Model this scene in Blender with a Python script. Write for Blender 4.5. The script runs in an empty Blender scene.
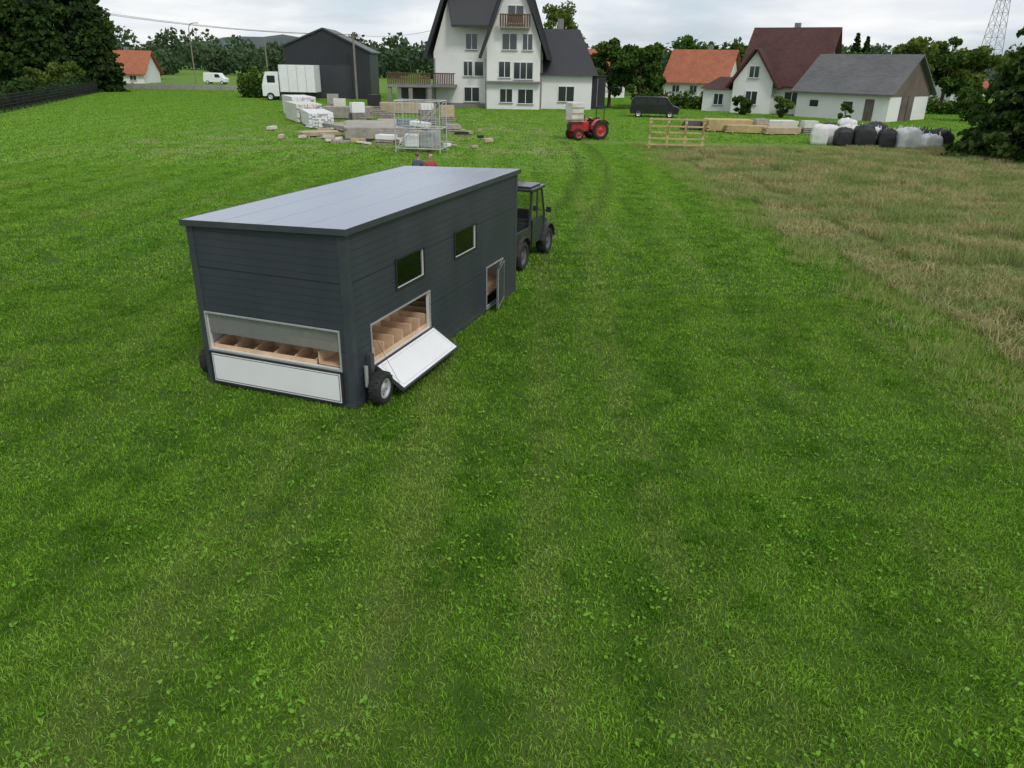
import bpy, bmesh, math, random
import numpy as np
from mathutils import Vector, Matrix
random.seed(7); rng=np.random.default_rng(11)
S=bpy.context.scene
COL=S.collection
# ---------------------------------------------------------------- node helpers
def newmat(name):
    m=bpy.data.materials.new(name); m.use_nodes=True
    nt=m.node_tree; nt.nodes.clear()
    return m,nt
def N(nt,t,**kw):
    n=nt.nodes.new(t)
    for k,v in kw.items():
        if k.startswith('i_'): n.inputs[int(k[2:])].default_value=v
        else: setattr(n,k,v)
    return n
def L(nt,a,b): nt.links.new(a,b)
def math_(nt,op,a,b=None,c=None,clamp=False):
    n=nt.nodes.new('ShaderNodeMath'); n.operation=op; n.use_clamp=clamp
    for i,v in enumerate((a,b,c)):
        if v is None: continue
        if isinstance(v,(int,float)): n.inputs[i].default_value=v
        else: L(nt,v,n.inputs[i])
    return n.outputs[0]
def mixc(nt,f,a,b,blend='MIX'):
    n=nt.nodes.new('ShaderNodeMix'); n.data_type='RGBA'; n.blend_type=blend
    if isinstance(f,(int,float)): n.inputs[0].default_value=f
    else: L(nt,f,n.inputs[0])
    for idx,v in ((6,a),(7,b)):
        if isinstance(v,tuple): n.inputs[idx].default_value=(v[0],v[1],v[2],1)
        else: L(nt,v,n.inputs[idx])
    return n.outputs[2]
def ramp(nt,f,lo,hi):
    n=nt.nodes.new('ShaderNodeMapRange'); n.interpolation_type='SMOOTHSTEP'
    L(nt,f,n.inputs[0]); n.inputs[1].default_value=lo; n.inputs[2].default_value=hi
    return n.outputs[0]
def noise(nt,vec,scale,detail=4,rough=.55,stretch=None):
    if stretch:
        mp=nt.nodes.new('ShaderNodeMapping'); mp.inputs['Scale'].default_value=stretch
        L(nt,vec,mp.inputs[0]); vec=mp.outputs[0]
    n=nt.nodes.new('ShaderNodeTexNoise'); n.inputs['Scale'].default_value=scale
    n.inputs['Detail'].default_value=detail; n.inputs['Roughness'].default_value=rough
    L(nt,vec,n.inputs['Vector']); return n.outputs['Fac']
_M={}
def mat(name,col,rough=.6,metal=0.,var=.18,scale=3.,bump=0.,stretch=None,coat=0.,spec=.5):
    if name in _M: return _M[name]
    m,nt=newmat(name)
    tc=N(nt,'ShaderNodeTexCoord'); o=N(nt,'ShaderNodeOutputMaterial'); p=N(nt,'ShaderNodeBsdfPrincipled')
    f=noise(nt,tc.outputs['Object'],scale,4,.6,stretch)
    f2=noise(nt,tc.outputs['Object'],scale*.23,2)
    ff=math_(nt,'MULTIPLY_ADD',f,.6,math_(nt,'MULTIPLY',f2,.4))
    fr=ramp(nt,ff,.3,.7)
    a=tuple(c*(1-var) for c in col); b=tuple(min(1,c*(1+var)) for c in col)
    L(nt,mixc(nt,fr,a,b),p.inputs['Base Color'])
    p.inputs['Metallic'].default_value=metal
    L(nt,math_(nt,'MULTIPLY_ADD',fr,.12,rough-.06),p.inputs['Roughness'])
    p.inputs['Coat Weight'].default_value=coat
    p.inputs['Specular IOR Level'].default_value=spec
    if bump:
        bn=N(nt,'ShaderNodeBump'); bn.inputs['Strength'].default_value=bump; bn.inputs['Distance'].default_value=.02
        L(nt,f,bn.inputs['Height']); L(nt,bn.outputs[0],p.inputs['Normal'])
    L(nt,p.outputs[0],o.inputs[0]); _M[name]=m; return m
def glass(name,col=(.03,.04,.045)):
    if name in _M: return _M[name]
    m,nt=newmat(name); o=N(nt,'ShaderNodeOutputMaterial'); p=N(nt,'ShaderNodeBsdfPrincipled')
    p.inputs['Base Color'].default_value=(*col,1); p.inputs['Roughness'].default_value=.06
    p.inputs['Specular IOR Level'].default_value=.8
    L(nt,p.outputs[0],o.inputs[0]); _M[name]=m; return m
def clearglass(name,haze=0.):
    m,nt=newmat(name); o=N(nt,'ShaderNodeOutputMaterial')
    t=N(nt,'ShaderNodeBsdfTransparent'); t.inputs[0].default_value=(.86,.87,.86,1)
    g=N(nt,'ShaderNodeBsdfGlossy'); g.inputs['Roughness'].default_value=.08
    fr=N(nt,'ShaderNodeFresnel'); fr.inputs[0].default_value=1.5
    x=N(nt,'ShaderNodeMixShader'); L(nt,math_(nt,'MULTIPLY_ADD',fr.outputs[0],1.,.04),x.inputs[0]); L(nt,t.outputs[0],x.inputs[1]); L(nt,g.outputs[0],x.inputs[2])
    out=x.outputs[0]
    if haze:
        d=N(nt,'ShaderNodeBsdfDiffuse'); d.inputs[0].default_value=(.6,.6,.58,1); y=N(nt,'ShaderNodeMixShader'); y.inputs[0].default_value=haze; L(nt,out,y.inputs[1]); L(nt,d.outputs[0],y.inputs[2]); out=y.outputs[0]
    L(nt,out,o.inputs[0]); return m
# ------------------------------------------------ lawn colour shared by soil sheet and blades
def lawn_color(nt,pos,fine_on=True):
    sep=N(nt,'ShaderNodeSeparateXYZ'); L(nt,pos,sep.inputs[0]); X,Y=sep.outputs[0],sep.outputs[1]
    big=noise(nt,pos,.12,1,.6); mid=noise(nt,pos,1.3,3,.75); strk=noise(nt,pos,1.,2,.6,(.75,.06,1)); 
    c=mixc(nt,ramp(nt,mid,.32,.68),(.075,.190,.012),(.170,.345,.028))
    lane=math_(nt,'SINE',math_(nt,'MULTIPLY',math_(nt,'ADD',math_(nt,'MULTIPLY_ADD',Y,-.12,X),math_(nt,'MULTIPLY',big,1.2)),2.9))
    c=mixc(nt,math_(nt,'MULTIPLY',ramp(nt,lane,-.5,.8),.30),c,(.225,.40,.045))
    c=mixc(nt,math_(nt,'MULTIPLY',ramp(nt,strk,.50,.70),.55),c,(.26,.34,.080))
    c=mixc(nt,math_(nt,'MULTIPLY',ramp(nt,big,.45,.75),.5),c,(.095,.27,.020))
    c=mixc(nt,math_(nt,'MULTIPLY',ramp(nt,Y,18.,60.),.40),c,(.22,.41,.06))  # paler with distance: shade seen between near blades put into the colour
    fine=None
    if fine_on:
        fine=noise(nt,pos,6.,2,.7)
        c=mixc(nt,math_(nt,'MULTIPLY',ramp(nt,fine,.5,.8),.45),c,(.06,.15,.010))
    # pressed wheel tracks, vehicle -> yard
    y20=math_(nt,'SUBTRACT',Y,20.); y33=math_(nt,'SUBTRACT',Y,36.)
    cc=math_(nt,'ADD',math_(nt,'MULTIPLY_ADD',y20,.1875,.6),math_(nt,'MULTIPLY',math_(nt,'MULTIPLY',y20,y33),-.0060))
    d=math_(nt,'ABSOLUTE',math_(nt,'SUBTRACT',math_(nt,'ABSOLUTE',math_(nt,'SUBTRACT',X,cc)),.68))
    tr=math_(nt,'SUBTRACT',1.,ramp(nt,d,.02,.38))
    tr=math_(nt,'MULTIPLY',tr,math_(nt,'MULTIPLY',ramp(nt,Y,20.5,24.),math_(nt,'SUBTRACT',1.,ramp(nt,Y,48.,57.))))
    tr=math_(nt,'MULTIPLY',tr,ramp(nt,mid,.22,.6))
    c=mixc(nt,math_(nt,'MULTIPLY',tr,.55),c,(.085,.135,.03))
    d2=math_(nt,'ABSOLUTE',math_(nt,'SUBTRACT',math_(nt,'ABSOLUTE',math_(nt,'SUBTRACT',X,math_(nt,'MULTIPLY_ADD',Y,.035,.75))),.62))
    t2=math_(nt,'MULTIPLY',math_(nt,'SUBTRACT',1.,ramp(nt,d2,.04,.42)),math_(nt,'SUBTRACT',1.,ramp(nt,Y,24.,40.)))
    c=mixc(nt,math_(nt,'MULTIPLY',math_(nt,'MULTIPLY',t2,ramp(nt,mid,.3,.6)),.36),c,(.27,.32,.09))
    return c,X,Y,mid,fine
def ground_mat():
    m,nt=newmat('lawn_soil'); g=N(nt,'ShaderNodeNewGeometry'); o=N(nt,'ShaderNodeOutputMaterial'); p=N(nt,'ShaderNodeBsdfPrincipled')
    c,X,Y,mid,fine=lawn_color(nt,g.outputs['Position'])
    c=mixc(nt,1.,c,(.72,.66,.8),'MULTIPLY')
    dm=math_(nt,'MULTIPLY',ramp(nt,X,8.0,9.3),math_(nt,'SUBTRACT',1.,ramp(nt,Y,46.,49.)))
    c=mixc(nt,math_(nt,'MULTIPLY',dm,.85),c,(.18,.18,.07))
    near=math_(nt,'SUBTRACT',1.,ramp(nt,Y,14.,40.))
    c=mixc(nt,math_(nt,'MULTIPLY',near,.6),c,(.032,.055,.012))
    w=noise(nt,g.outputs['Position'],.35,4,.65)
    cx=math_(nt,'ABSOLUTE',math_(nt,'ADD',X,9.)); zone=math_(nt,'MULTIPLY',math_(nt,'SUBTRACT',1.,ramp(nt,cx,8.,17.)),math_(nt,'MULTIPLY',ramp(nt,Y,38.,46.),math_(nt,'SUBTRACT',1.,ramp(nt,Y,72.,90.))))
    c=mixc(nt,math_(nt,'MULTIPLY',math_(nt,'MULTIPLY',zone,ramp(nt,w,.47,.58)),.9),c,(.30,.25,.17))
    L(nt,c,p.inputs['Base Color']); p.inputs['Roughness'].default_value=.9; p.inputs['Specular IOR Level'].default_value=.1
    b=N(nt,'ShaderNodeBump'); b.inputs['Strength'].default_value=.6; b.inputs['Distance'].default_value=.05
    L(nt,fine,b.inputs['Height']); L(nt,b.outputs[0],p.inputs['Normal'])
    L(nt,p.outputs[0],o.inputs[0]); return m
def leafshader(nt,c,trans=.3,rough=.6,tint=(1.1,1.15,.6)):
    o=N(nt,'ShaderNodeOutputMaterial'); p=N(nt,'ShaderNodeBsdfDiffuse')
    L(nt,c,p.inputs['Color'])
    if not trans: L(nt,p.outputs[0],o.inputs[0]); return
    t=N(nt,'ShaderNodeBsdfTranslucent')
    L(nt,mixc(nt,1.,c,tint,'MULTIPLY'),t.inputs[0])
    x=N(nt,'ShaderNodeMixShader'); x.inputs[0].default_value=trans
    L(nt,p.outputs[0],x.inputs[1]); L(nt,t.outputs[0],x.inputs[2]); L(nt,x.outputs[0],o.inputs[0])
def blade_mat(name,bright=1.35,dark=.7,trans=.3):
    m,nt=newmat(name); g=N(nt,'ShaderNodeNewGeometry'); a=N(nt,'ShaderNodeAttribute'); a.attribute_name='leaf_tone'
    c,*_=lawn_color(nt,g.outputs['Position'],False)
    v=math_(nt,'MULTIPLY_ADD',a.outputs['Fac'],bright-dark,dark)
    cv=N(nt,'ShaderNodeCombineXYZ'); [L(nt,v,cv.inputs[i]) for i in range(3)]
    c=mixc(nt,1.,c,cv.outputs[0],'MULTIPLY')
    c=mixc(nt,math_(nt,'MULTIPLY',ramp(nt,a.outputs['Fac'],.90,.96),.5),c,(.36,.34,.14))
    leafshader(nt,c,trans); return m
def simple_leaf(name,c0,c1,trans=.25,straw=None):
    m,nt=newmat(name); a=N(nt,'ShaderNodeAttribute'); a.attribute_name='leaf_tone'
    g=N(nt,'ShaderNodeNewGeometry'); n=noise(nt,g.outputs['Position'],.5,2,.6)
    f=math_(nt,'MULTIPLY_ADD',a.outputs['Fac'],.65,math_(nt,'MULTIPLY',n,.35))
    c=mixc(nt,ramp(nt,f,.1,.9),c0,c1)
    if straw: c=mixc(nt,math_(nt,'MULTIPLY',ramp(nt,n,.40,.60),.85),c,straw)
    leafshader(nt,c,trans); return m
# ---------------------------------------------------------------- mesh helpers
def link(o,parent=None):
    COL.objects.link(o)
    if parent: o.parent=parent
    return o
def E(name,loc=(0,0,0),rz=0.,parent=None):
    o=bpy.data.objects.new(name,None); o.location=loc; o.rotation_euler=(0,0,rz); o.empty_display_size=.3
    return link(o,parent)
class MB:
    def __init__(s,name,parent=None,bevel=0.): s.n=name;s.p=parent;s.v=[];s.f=[];s.mi=[];s.ms=[];s.b=bevel;s.sm=[]
    def _m(s,m):
        if m not in s.ms: s.ms.append(m)
        return s.ms.index(m)
    def poly(s,V,F,m,smooth=False):
        o=len(s.v); s.v+= [tuple(v) for v in V]
        for f in F: s.f.append([i+o for i in f]); s.mi.append(s._m(m)); s.sm.append(smooth)
        return s
    def box(s,x,y,z,m,rot=None,piv=None):
        V=[Vector((a,b,c)) for c in z for b in y for a in x]
        if rot is not None:
            c=Vector(piv) if piv is not None else Vector((sum(x)/2,sum(y)/2,sum(z)/2))
            V=[rot@(v-c)+c for v in V]
        return s.poly(V,[(0,2,3,1),(4,5,7,6),(0,1,5,4),(2,6,7,3),(0,4,6,2),(1,3,7,5)],m)
    def cyl(s,a,b,r,m,r2=None,n=12,caps=True):
        a,b=Vector(a),Vector(b); d=(b-a).normalized(); r2=r if r2 is None else r2
        u=d.orthogonal().normalized(); w=d.cross(u)
        V=[];
        for P,R in ((a,r),(b,r2)):
            for i in range(n):
                t=2*math.pi*i/n; V.append(P+u*math.cos(t)*R+w*math.sin(t)*R)
        s.poly(V,[(i,(i+1)%n,n+(i+1)%n,n+i) for i in range(n)],m,True)
        if caps: s.poly(V,[tuple(range(n-1,-1,-1)),tuple(range(n,2*n))],m)
        return s
    def tube(s,pts,r,m,n=8):
        for a,b in zip(pts[:-1],pts[1:]): s.cyl(a,b,r,m,n=n)
        return s
    def wheel(s,c,ax,R,w,tyre,rim):
        c=Vector(c); ax=Vector(ax).normalized(); u=ax.orthogonal().normalized(); v=ax.cross(u); n=32
        prof=[(.60,-.38),(.66,-.47),(.86,-.5),(.96,-.40),(1.,-.22),(1.,.22),(.96,.40),(.86,.5),(.66,.47),(.60,.38)]
        V=[]
        for r,h in prof:
            for i in range(n):
                t=2*math.pi*i/n; V.append(c+ax*h*w+(u*math.cos(t)+v*math.sin(t))*r*R)
        F=[(j*n+i,j*n+(i+1)%n,(j+1)*n+(i+1)%n,(j+1)*n+i) for j in range(len(prof)-1) for i in range(n)]
        s.poly(V,F,tyre,True)
        for i in range(0,n,1):
            t=2*math.pi*(i+.5)/n; q=u*math.cos(t)+v*math.sin(t)
            s.cyl(c+q*R*.995-ax*w*.4*(1 if i%2 else .05),c+q*R*.995+ax*w*.4*(.05 if i%2 else 1),R*.035,tyre,n=4)
        for sg in (-1,1):
            prof2=[(.61,.39),(.56,.40),(.50,.26),(.30,.20),(.22,.30),(.0,.32)]
            V=[]
            for r,h in prof2:
                for i in range(n):
                    t=2*math.pi*i/n; V.append(c+ax*h*w*sg+(u*math.cos(t)+v*math.sin(t))*r*R)
            s.poly(V,[(j*n+i,j*n+(i+1)%n,(j+1)*n+(i+1)%n,(j+1)*n+i) for j in range(len(prof2)-1) for i in range(n)],rim,True)
            for i in range(5):
                t=2*math.pi*i/5; q=c+(u*math.cos(t)+v*math.sin(t))*.4*R+ax*w*.2*sg
                s.cyl(q,q+ax*w*.06*sg,R*.05,tyre,n=8)
        return s
    def obj(s):
        me=bpy.data.meshes.new(s.n); me.from_pydata(s.v,[],s.f)
        for m in s.ms: me.materials.append(m)
        me.polygons.foreach_set('material_index',s.mi); me.polygons.foreach_set('use_smooth',s.sm)
        bm=bmesh.new(); bm.from_mesh(me); bmesh.ops.recalc_face_normals(bm,faces=bm.faces); bm.to_mesh(me); bm.free()
        o=bpy.data.objects.new(s.n,me); link(o,s.p)
        if s.b:
            b=o.modifiers.new('bevel','BEVEL'); b.width=s.b; b.segments=2; b.limit_method='ANGLE'; b.angle_limit=.7
        return o
def RX(a):return Matrix.Rotation(a,3,'X')
def RY(a):return Matrix.Rotation(a,3,'Y')
def RZ(a):return Matrix.Rotation(a,3,'Z')
def quads_mesh(name,P,U,V,leaf_tone,m,tri=False):
    n=len(P); co=np.stack([P-U*.35-V,P+U*.35-V*.6,P+U+V*.1,P+V,P-U+V*.1],1).reshape(-1,3)
    me=bpy.data.meshes.new(name); me.vertices.add(n*5); me.vertices.foreach_set('co',co.ravel())
    me.loops.add(n*5); me.loops.foreach_set('vertex_index',np.arange(n*5,dtype=np.int32))
    me.polygons.add(n); me.polygons.foreach_set('loop_start',np.arange(0,n*5,5,dtype=np.int32))
    a=me.attributes.new('leaf_tone','FLOAT','POINT'); a.data.foreach_set('value',np.repeat(leaf_tone,5).astype(np.float32))
    me.materials.append(m); me.update(calc_edges=True); return me
def rdir(n):
    d=rng.normal(size=(n,3)); return d/np.linalg.norm(d,axis=1)[:,None]
def leaves(name,P,size,m,parent,leaf_tone=None,flat=0.):
    n=len(P); U=rdir(n); W=rdir(n)
    if flat: U[:,2]*=(1-flat); W[:,2]*=(1-flat); U/=np.linalg.norm(U,axis=1)[:,None]
    V=np.cross(U,W)
    if flat>.5: V=W-U*np.sum(U*W,1)[:,None]
    V/=np.linalg.norm(V,axis=1)[:,None]+1e-9
    s=(size*rng.uniform(.6,1.3,n))[:,None]
    if leaf_tone is None: leaf_tone=rng.random(n)
    return link(bpy.data.objects.new(name,quads_mesh(name,P,U*s*.5,V*s*.7,leaf_tone,m)),parent)
# ---------------------------------------------------------------- trees
bark=mat('bark',(.09,.065,.045),.9,var=.35,scale=6,bump=.6)
def broadleaf(name,loc,height,radius,m,nclump=34,per=230,leaf=.28,base=.22,seed=0,airy=1.):
    global rng; rng=np.random.default_rng(seed); r=random.Random(seed)
    e=E(name,loc); t=MB('trunk',e); H=height
    t.cyl((0,0,-.1),(0,0,H*.45),H*.028,bark,H*.018,10)
    t.cyl((0,0,H*.45),(r.uniform(-.3,.3),r.uniform(-.3,.3),H*.85),H*.018,bark,H*.005,8)
    P=[];R=[]
    cz=H*(base+(1-base)/2); hz=H*(1-base)/2
    for i in range(nclump):
        d=Vector((r.gauss(0,1),r.gauss(0,1),r.gauss(0,1))).normalized(); q=r.uniform(.45,.92)
        c=np.array([d.x*radius*q,d.y*radius*q,cz+d.z*hz*q])
        cr=radius*r.uniform(.2,.38)
        t.cyl((0,0,H*r.uniform(.25,.6)),tuple(c),H*.008,bark,H*.002,5)
        k=int(per*r.uniform(.6,1.2)); dd=rdir(k)*(rng.random(k)**.4)[:,None]*cr*np.array([1.15,1.15,.8])
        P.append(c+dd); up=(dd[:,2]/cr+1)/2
        R.append(np.clip(.15+.5*up+.25*rng.random(k)+r.uniform(-.12,.12),0,1))  # clump tops paler, undersides darker: light from above put into leaf tone
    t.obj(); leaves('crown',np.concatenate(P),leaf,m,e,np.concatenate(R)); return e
def conifer(name,loc,height,radius,m,seed=0,leaf=.22,dens=1.,low=.04):
    global rng; rng=np.random.default_rng(seed); r=random.Random(seed)
    e=E(name,loc); t=MB('trunk',e); t.cyl((0,0,-.1),(0,0,height*.97),height*.025,bark,.03,10)
    P=[];R=[]; nw=int(height*3.2)
    for j in range(nw):
        z=height*(low+(1-low)*j/nw); rad=radius*(1-(z/height))**.85*r.uniform(.82,1.1)+.12
        nb=max(5,int(11*rad/radius+5))
        for b in range(nb):
            a=r.uniform(0,2*math.pi); rr=rad*r.uniform(.75,1.12)
            tip=Vector((math.cos(a)*rr,math.sin(a)*rr,z-rr*.22+r.uniform(-.1,.1)))
            t.cyl((0,0,z),tuple(tip),.03,bark,.008,4,False)
            k=int(34*dens*rr/radius*2+10); s=rng.random(k)**.7
            w=(.10+.30*(1-s))*rr*.7
            side=rng.normal(size=k)*w*.6
            x=tip.x*s-math.sin(a)*side; y=tip.y*s+math.cos(a)*side
            zz=z+(tip.z-z)*s-np.abs(rng.normal(size=k))*.13+.04
            P.append(np.stack([x,y,zz],1)); R.append(np.clip(s*.5+rng.random(k)*.5+r.uniform(-.1,.1),0,1))  # tone rises towards the branch tips, plus a random part
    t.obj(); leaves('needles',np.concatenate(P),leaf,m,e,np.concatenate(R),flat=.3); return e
def mass(name,pts,m,h,w,leaf,per=420,parent=None,seed=1):
    global rng; rng=np.random.default_rng(seed); P=[];R=[]
    for (x,y) in pts:
        hh=h*rng.uniform(.6,1.2); ww=w*rng.uniform(.7,1.2)
        d=rdir(per)*(rng.random(per)**.35)[:,None]; P.append(np.array([x,y,hh*.5])+d*np.array([ww,ww,hh*.55]))
        R.append(np.clip((d[:,2]+1)/2*.6+rng.random(per)*.4+rng.uniform(-.1,.1),0,1))  # paler upwards: top light put into the tone, plus random spread
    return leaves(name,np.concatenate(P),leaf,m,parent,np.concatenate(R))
# ================================================================= GROUND
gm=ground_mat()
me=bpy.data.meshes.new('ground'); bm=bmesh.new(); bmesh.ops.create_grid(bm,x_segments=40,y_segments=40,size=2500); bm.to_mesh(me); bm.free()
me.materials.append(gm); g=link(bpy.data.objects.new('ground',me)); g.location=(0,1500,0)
# ---- grass blades
def blade_mesh(name,size,n,h0,h1,w,m,lean=.5,clumps=0,seed=0):
    r=np.random.default_rng(seed); s=size/2
    P=r.uniform(-s,s,(n,2))
    if clumps:
        cc=r.uniform(-s,s,(clumps,2)); k=r.integers(0,clumps,n//2); P[:n//2]=cc[k]+r.normal(size=(n//2,2))*.07*(size/2)**.5
    P=(P+s)%(2*s)-s if name.startswith('grass') else P
    a=r.uniform(0,2*math.pi,n); H=r.uniform(h0,h1,n); W=w*r.uniform(.6,1.4,n)
    la=r.uniform(0,2*math.pi,n); ll=H*r.uniform(.1,1.,n)*lean
    dx,dy=np.cos(a)*W/2,np.sin(a)*W/2; lx,ly=np.cos(la)*ll,np.sin(la)*ll
    def pt(fx,fw,fz): return np.stack([P[:,0]+lx*fx+dx*fw,P[:,1]+ly*fx+dy*fw,H*fz],1)
    co=np.stack([pt(0,-1,0),pt(0,1,0),pt(.35,.9,.6),pt(.35,-.9,.6),pt(1.,0,1-.25*lean)],1).reshape(-1,3)
    base=np.arange(n)*5
    q=np.stack([base,base+1,base+2,base+3],1); t=np.stack([base+3,base+2,base+4],1)
    li=np.concatenate([q.ravel(),t.ravel()]); ls=np.concatenate([np.arange(n)*4,n*4+np.arange(n)*3])
    me=bpy.data.meshes.new(name); me.vertices.add(n*5); me.vertices.foreach_set('co',co.ravel())
    me.loops.add(len(li)); me.loops.foreach_set('vertex_index',li.astype(np.int32)); me.polygons.add(2*n); me.polygons.foreach_set('loop_start',ls.astype(np.int32))
    at=me.attributes.new('leaf_tone','FLOAT','POINT'); at.data.foreach_set('value',np.repeat(r.random(n),5).astype(np.float32))
    me.materials.append(m); me.update(calc_edges=True); return me
bmA=blade_mat('grass_blade',1.55,.55,trans=.2); bmF=blade_mat('grass_blade_far',1.4,.7,trans=.0)
close=[blade_mesh('grass_tile_close',2.0,13000,.022,.070,.007,bmA,1.3,420,i+60) for i in range(6)]
near=[blade_mesh('grass_tile',2.0,6500,.025,.072,.009,bmA,1.2,260,i) for i in range(6)]
mid_=[blade_mesh('grass_tile_mid',2.0,2600,.03,.075,.014,bmF,1.2,90,i+10) for i in range(4)]
far=[blade_mesh('grass_tile_far',8.0,6500,.035,.09,.04,bmF,1.,500,i+20) for i in range(4)]
drym=simple_leaf('dry_meadow_blade',(.25,.25,.10),(.56,.49,.27),.2,(.21,.29,.09))
dry=[blade_mesh('dry_tile',2.0,2300,.18,.50,.012,drym,.9,40,i+40) for i in range(3)]
grass=E('grass'); meadow=E('dry_meadow_grass')
rr=random.Random(3)
def tile(meshes,parent,x,y,z=0,sz=1.):
    o=bpy.data.objects.new(meshes[0].name.split('.')[0],rr.choice(meshes)); o.location=(x,y,z); o.rotation_euler=(0,0,rr.randrange(4)*math.pi/2); o.scale=(1,1,sz); link(o,parent)
for j in range(0,18):
    y=1.+j*2; hw=.70*y+5
    i=-int(hw/2)
    while i*2<=hw:
        x=i*2.
        if x<9.2: tile(close if y<8 else near if y<16 else mid_,grass,x,y,0,rr.uniform(.95,1.05))
        i+=1
for j in range(0,11):
    y=40+j*8; hw=.72*y+8; i=-int(hw/8)
    while i*8<=hw:
        x=i*8.
        if x<4 or y>50: tile(far,grass,x,y,0,rr.uniform(.9,1.1))
        i+=1
for y in range(37,51,2):
    for x in (5,7): tile(mid_,grass,x,y)
    if y>48: 
        for x in range(9,40,2): tile(mid_,grass,x,y)
for i in range(0,13):
    for j in range(0,21):
        x=9.7+i*2; y=8+j*2
        if x>.72*y+5: continue
        tile(dry,meadow,x+(rr.uniform(-.7,.5) if i==0 else rr.uniform(-.3,.3)),y+rr.uniform(-.3,.3),0,rr.uniform(.6,1.25) if i else rr.uniform(.5,.9))
rng=np.random.default_rng(5)
mixm=simple_leaf('weed_leaf',(.085,.21,.016),(.20,.39,.05),.2)
n=16000; yy=3.2+18*rng.random(n)**1.2; xx=rng.uniform(-1,1,n)*(.7*yy+2)
pn=np.sin(xx*1.9+1.3*np.sin(yy*1.1))+np.sin(yy*2.3+1.7*np.sin(xx*.9+1))+.9*rng.normal(size=n)
kp=(xx<8.4)&(pn>.2); cl=np.stack([xx,yy,.035+.025*rng.random(n)],1)[kp][::2]
cl=np.repeat(cl,3,0)+rng.normal(size=(len(cl)*3,3))*np.array([.03,.03,.006])
wd=leaves('broadleaf_weeds',cl,.031,mixm,None,flat=.7)
tuft=simple_leaf('tuft_blade',(.055,.16,.014),(.12,.28,.03),.2)
tm=[blade_mesh('tuft',.7,420,.06,.12,.008,tuft,1.,5,77+i) for i in range(3)]
tufts=E('grass_tufts'); q=random.Random(8)
tl=[(3.1,7.0,1.1),(2.8,7.3,.8),(3.4,6.8,.8)]+[(q.uniform(-.6,.6)*y_,y_,q.uniform(.3,.8)) for y_ in [q.uniform(4.5,22) for _ in range(60)]]
for (x,y,s) in tl:
    if x>8 or (-5.2<x<.4 and 9.5<y<18): continue
    o=bpy.data.objects.new('tuft',q.choice(tm)); o.location=(x,y,0); o.scale=(s*q.uniform(.7,1.3),s,.5+.3*s); o.rotation_euler=(0,0,x*3); link(o,tufts)
fm=blade_mesh('fringe',2.0,1000,.08,.30,.010,simple_leaf('fringe_blade',(.17,.30,.05),(.42,.42,.18),.2),.9,16,90)
for j in range(44):
    o=bpy.data.objects.new('fringe',fm); o.location=(8.3+rr.uniform(-.75,.45),6.5+j*1.0,0); s_=rr.uniform(.4,.8); o.scale=(s_,s_*1.2,rr.uniform(.6,1.1)); o.rotation_euler=(0,0,rr.uniform(0,6)); link(o,meadow)
# ================================================================= MOBILE CHICKEN COOP
W,Lc,HR,HL=2.629,6.728,2.60,2.51
yaw=.349
coop=E('mobile_chicken_coop',(-4.735,10.735,0),-yaw)
def panel_mat():
    m,nt=newmat('anthracite_sandwich_panel'); tc=N(nt,'ShaderNodeTexCoord'); o=N(nt,'ShaderNodeOutputMaterial'); p=N(nt,'ShaderNodeBsdfPrincipled')
    s=N(nt,'ShaderNodeSeparateXYZ'); L(nt,tc.outputs['Object'],s.inputs[0]); z=s.outputs[2]
    fine=math_(nt,'PINGPONG',z,.055); fr=ramp(nt,fine,.0,.016)
    joint=math_(nt,'PINGPONG',math_(nt,'ADD',z,.12),.5); jr=ramp(nt,joint,.0,.010)
    n=noise(nt,tc.outputs['Object'],1.2,4,.6,(1,1,.5)); c=mixc(nt,ramp(nt,n,.3,.7),(.036,.043,.052),(.049,.057,.067))
    low=math_(nt,'MULTIPLY',math_(nt,'SUBTRACT',1.,ramp(nt,z,.05,.45)),ramp(nt,noise(nt,tc.outputs['Object'],7.,4,.7),.4,.7))
    c=mixc(nt,math_(nt,'MULTIPLY',low,.35),c,(.10,.095,.075))
    c=mixc(nt,fr,mixc(nt,.5,c,(.02,.024,.029)),c)
    c=mixc(nt,jr,(.012,.014,.017),c); L(nt,c,p.inputs['Base Color'])
    p.inputs['Roughness'].default_value=.45; p.inputs['Specular IOR Level'].default_value=.4
    b=N(nt,'ShaderNodeBump'); b.inputs['Strength'].default_value=.25; b.inputs['Distance'].default_value=.002
    L(nt,fr,b.inputs['Height']); L(nt,b.outputs[0],p.inputs['Normal'])
    L(nt,p.outputs[0],o.inputs[0]); return m
PAN=panel_mat()
TRIM=mat('anthracite_trim',(.050,.058,.068),.38,var=.1)
WHT=mat('white_panel',(.80,.80,.80),.4,var=.03)
ALU=mat('aluminium_profile',(.60,.61,.62),.38,.6,var=.08)
INNER=mat('inner_white_sheet',(.66,.66,.64),.5,var=.08)
PLY=mat('plywood',(.56,.36,.22),.65,var=.22,scale=3,stretch=(1,6,1))
PLY2=mat('plywood_edge',(.66,.46,.30),.65,var=.2,scale=6)
BLK=mat('black_steel',(.02,.02,.022),.5,var=.2)
TYR=mat('tyre_rubber',(.018,.018,.018),.8,var=.25,scale=12,bump=.3)
RIM=mat('steel_rim',(.60,.61,.62),.35,.5,var=.1)
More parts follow.
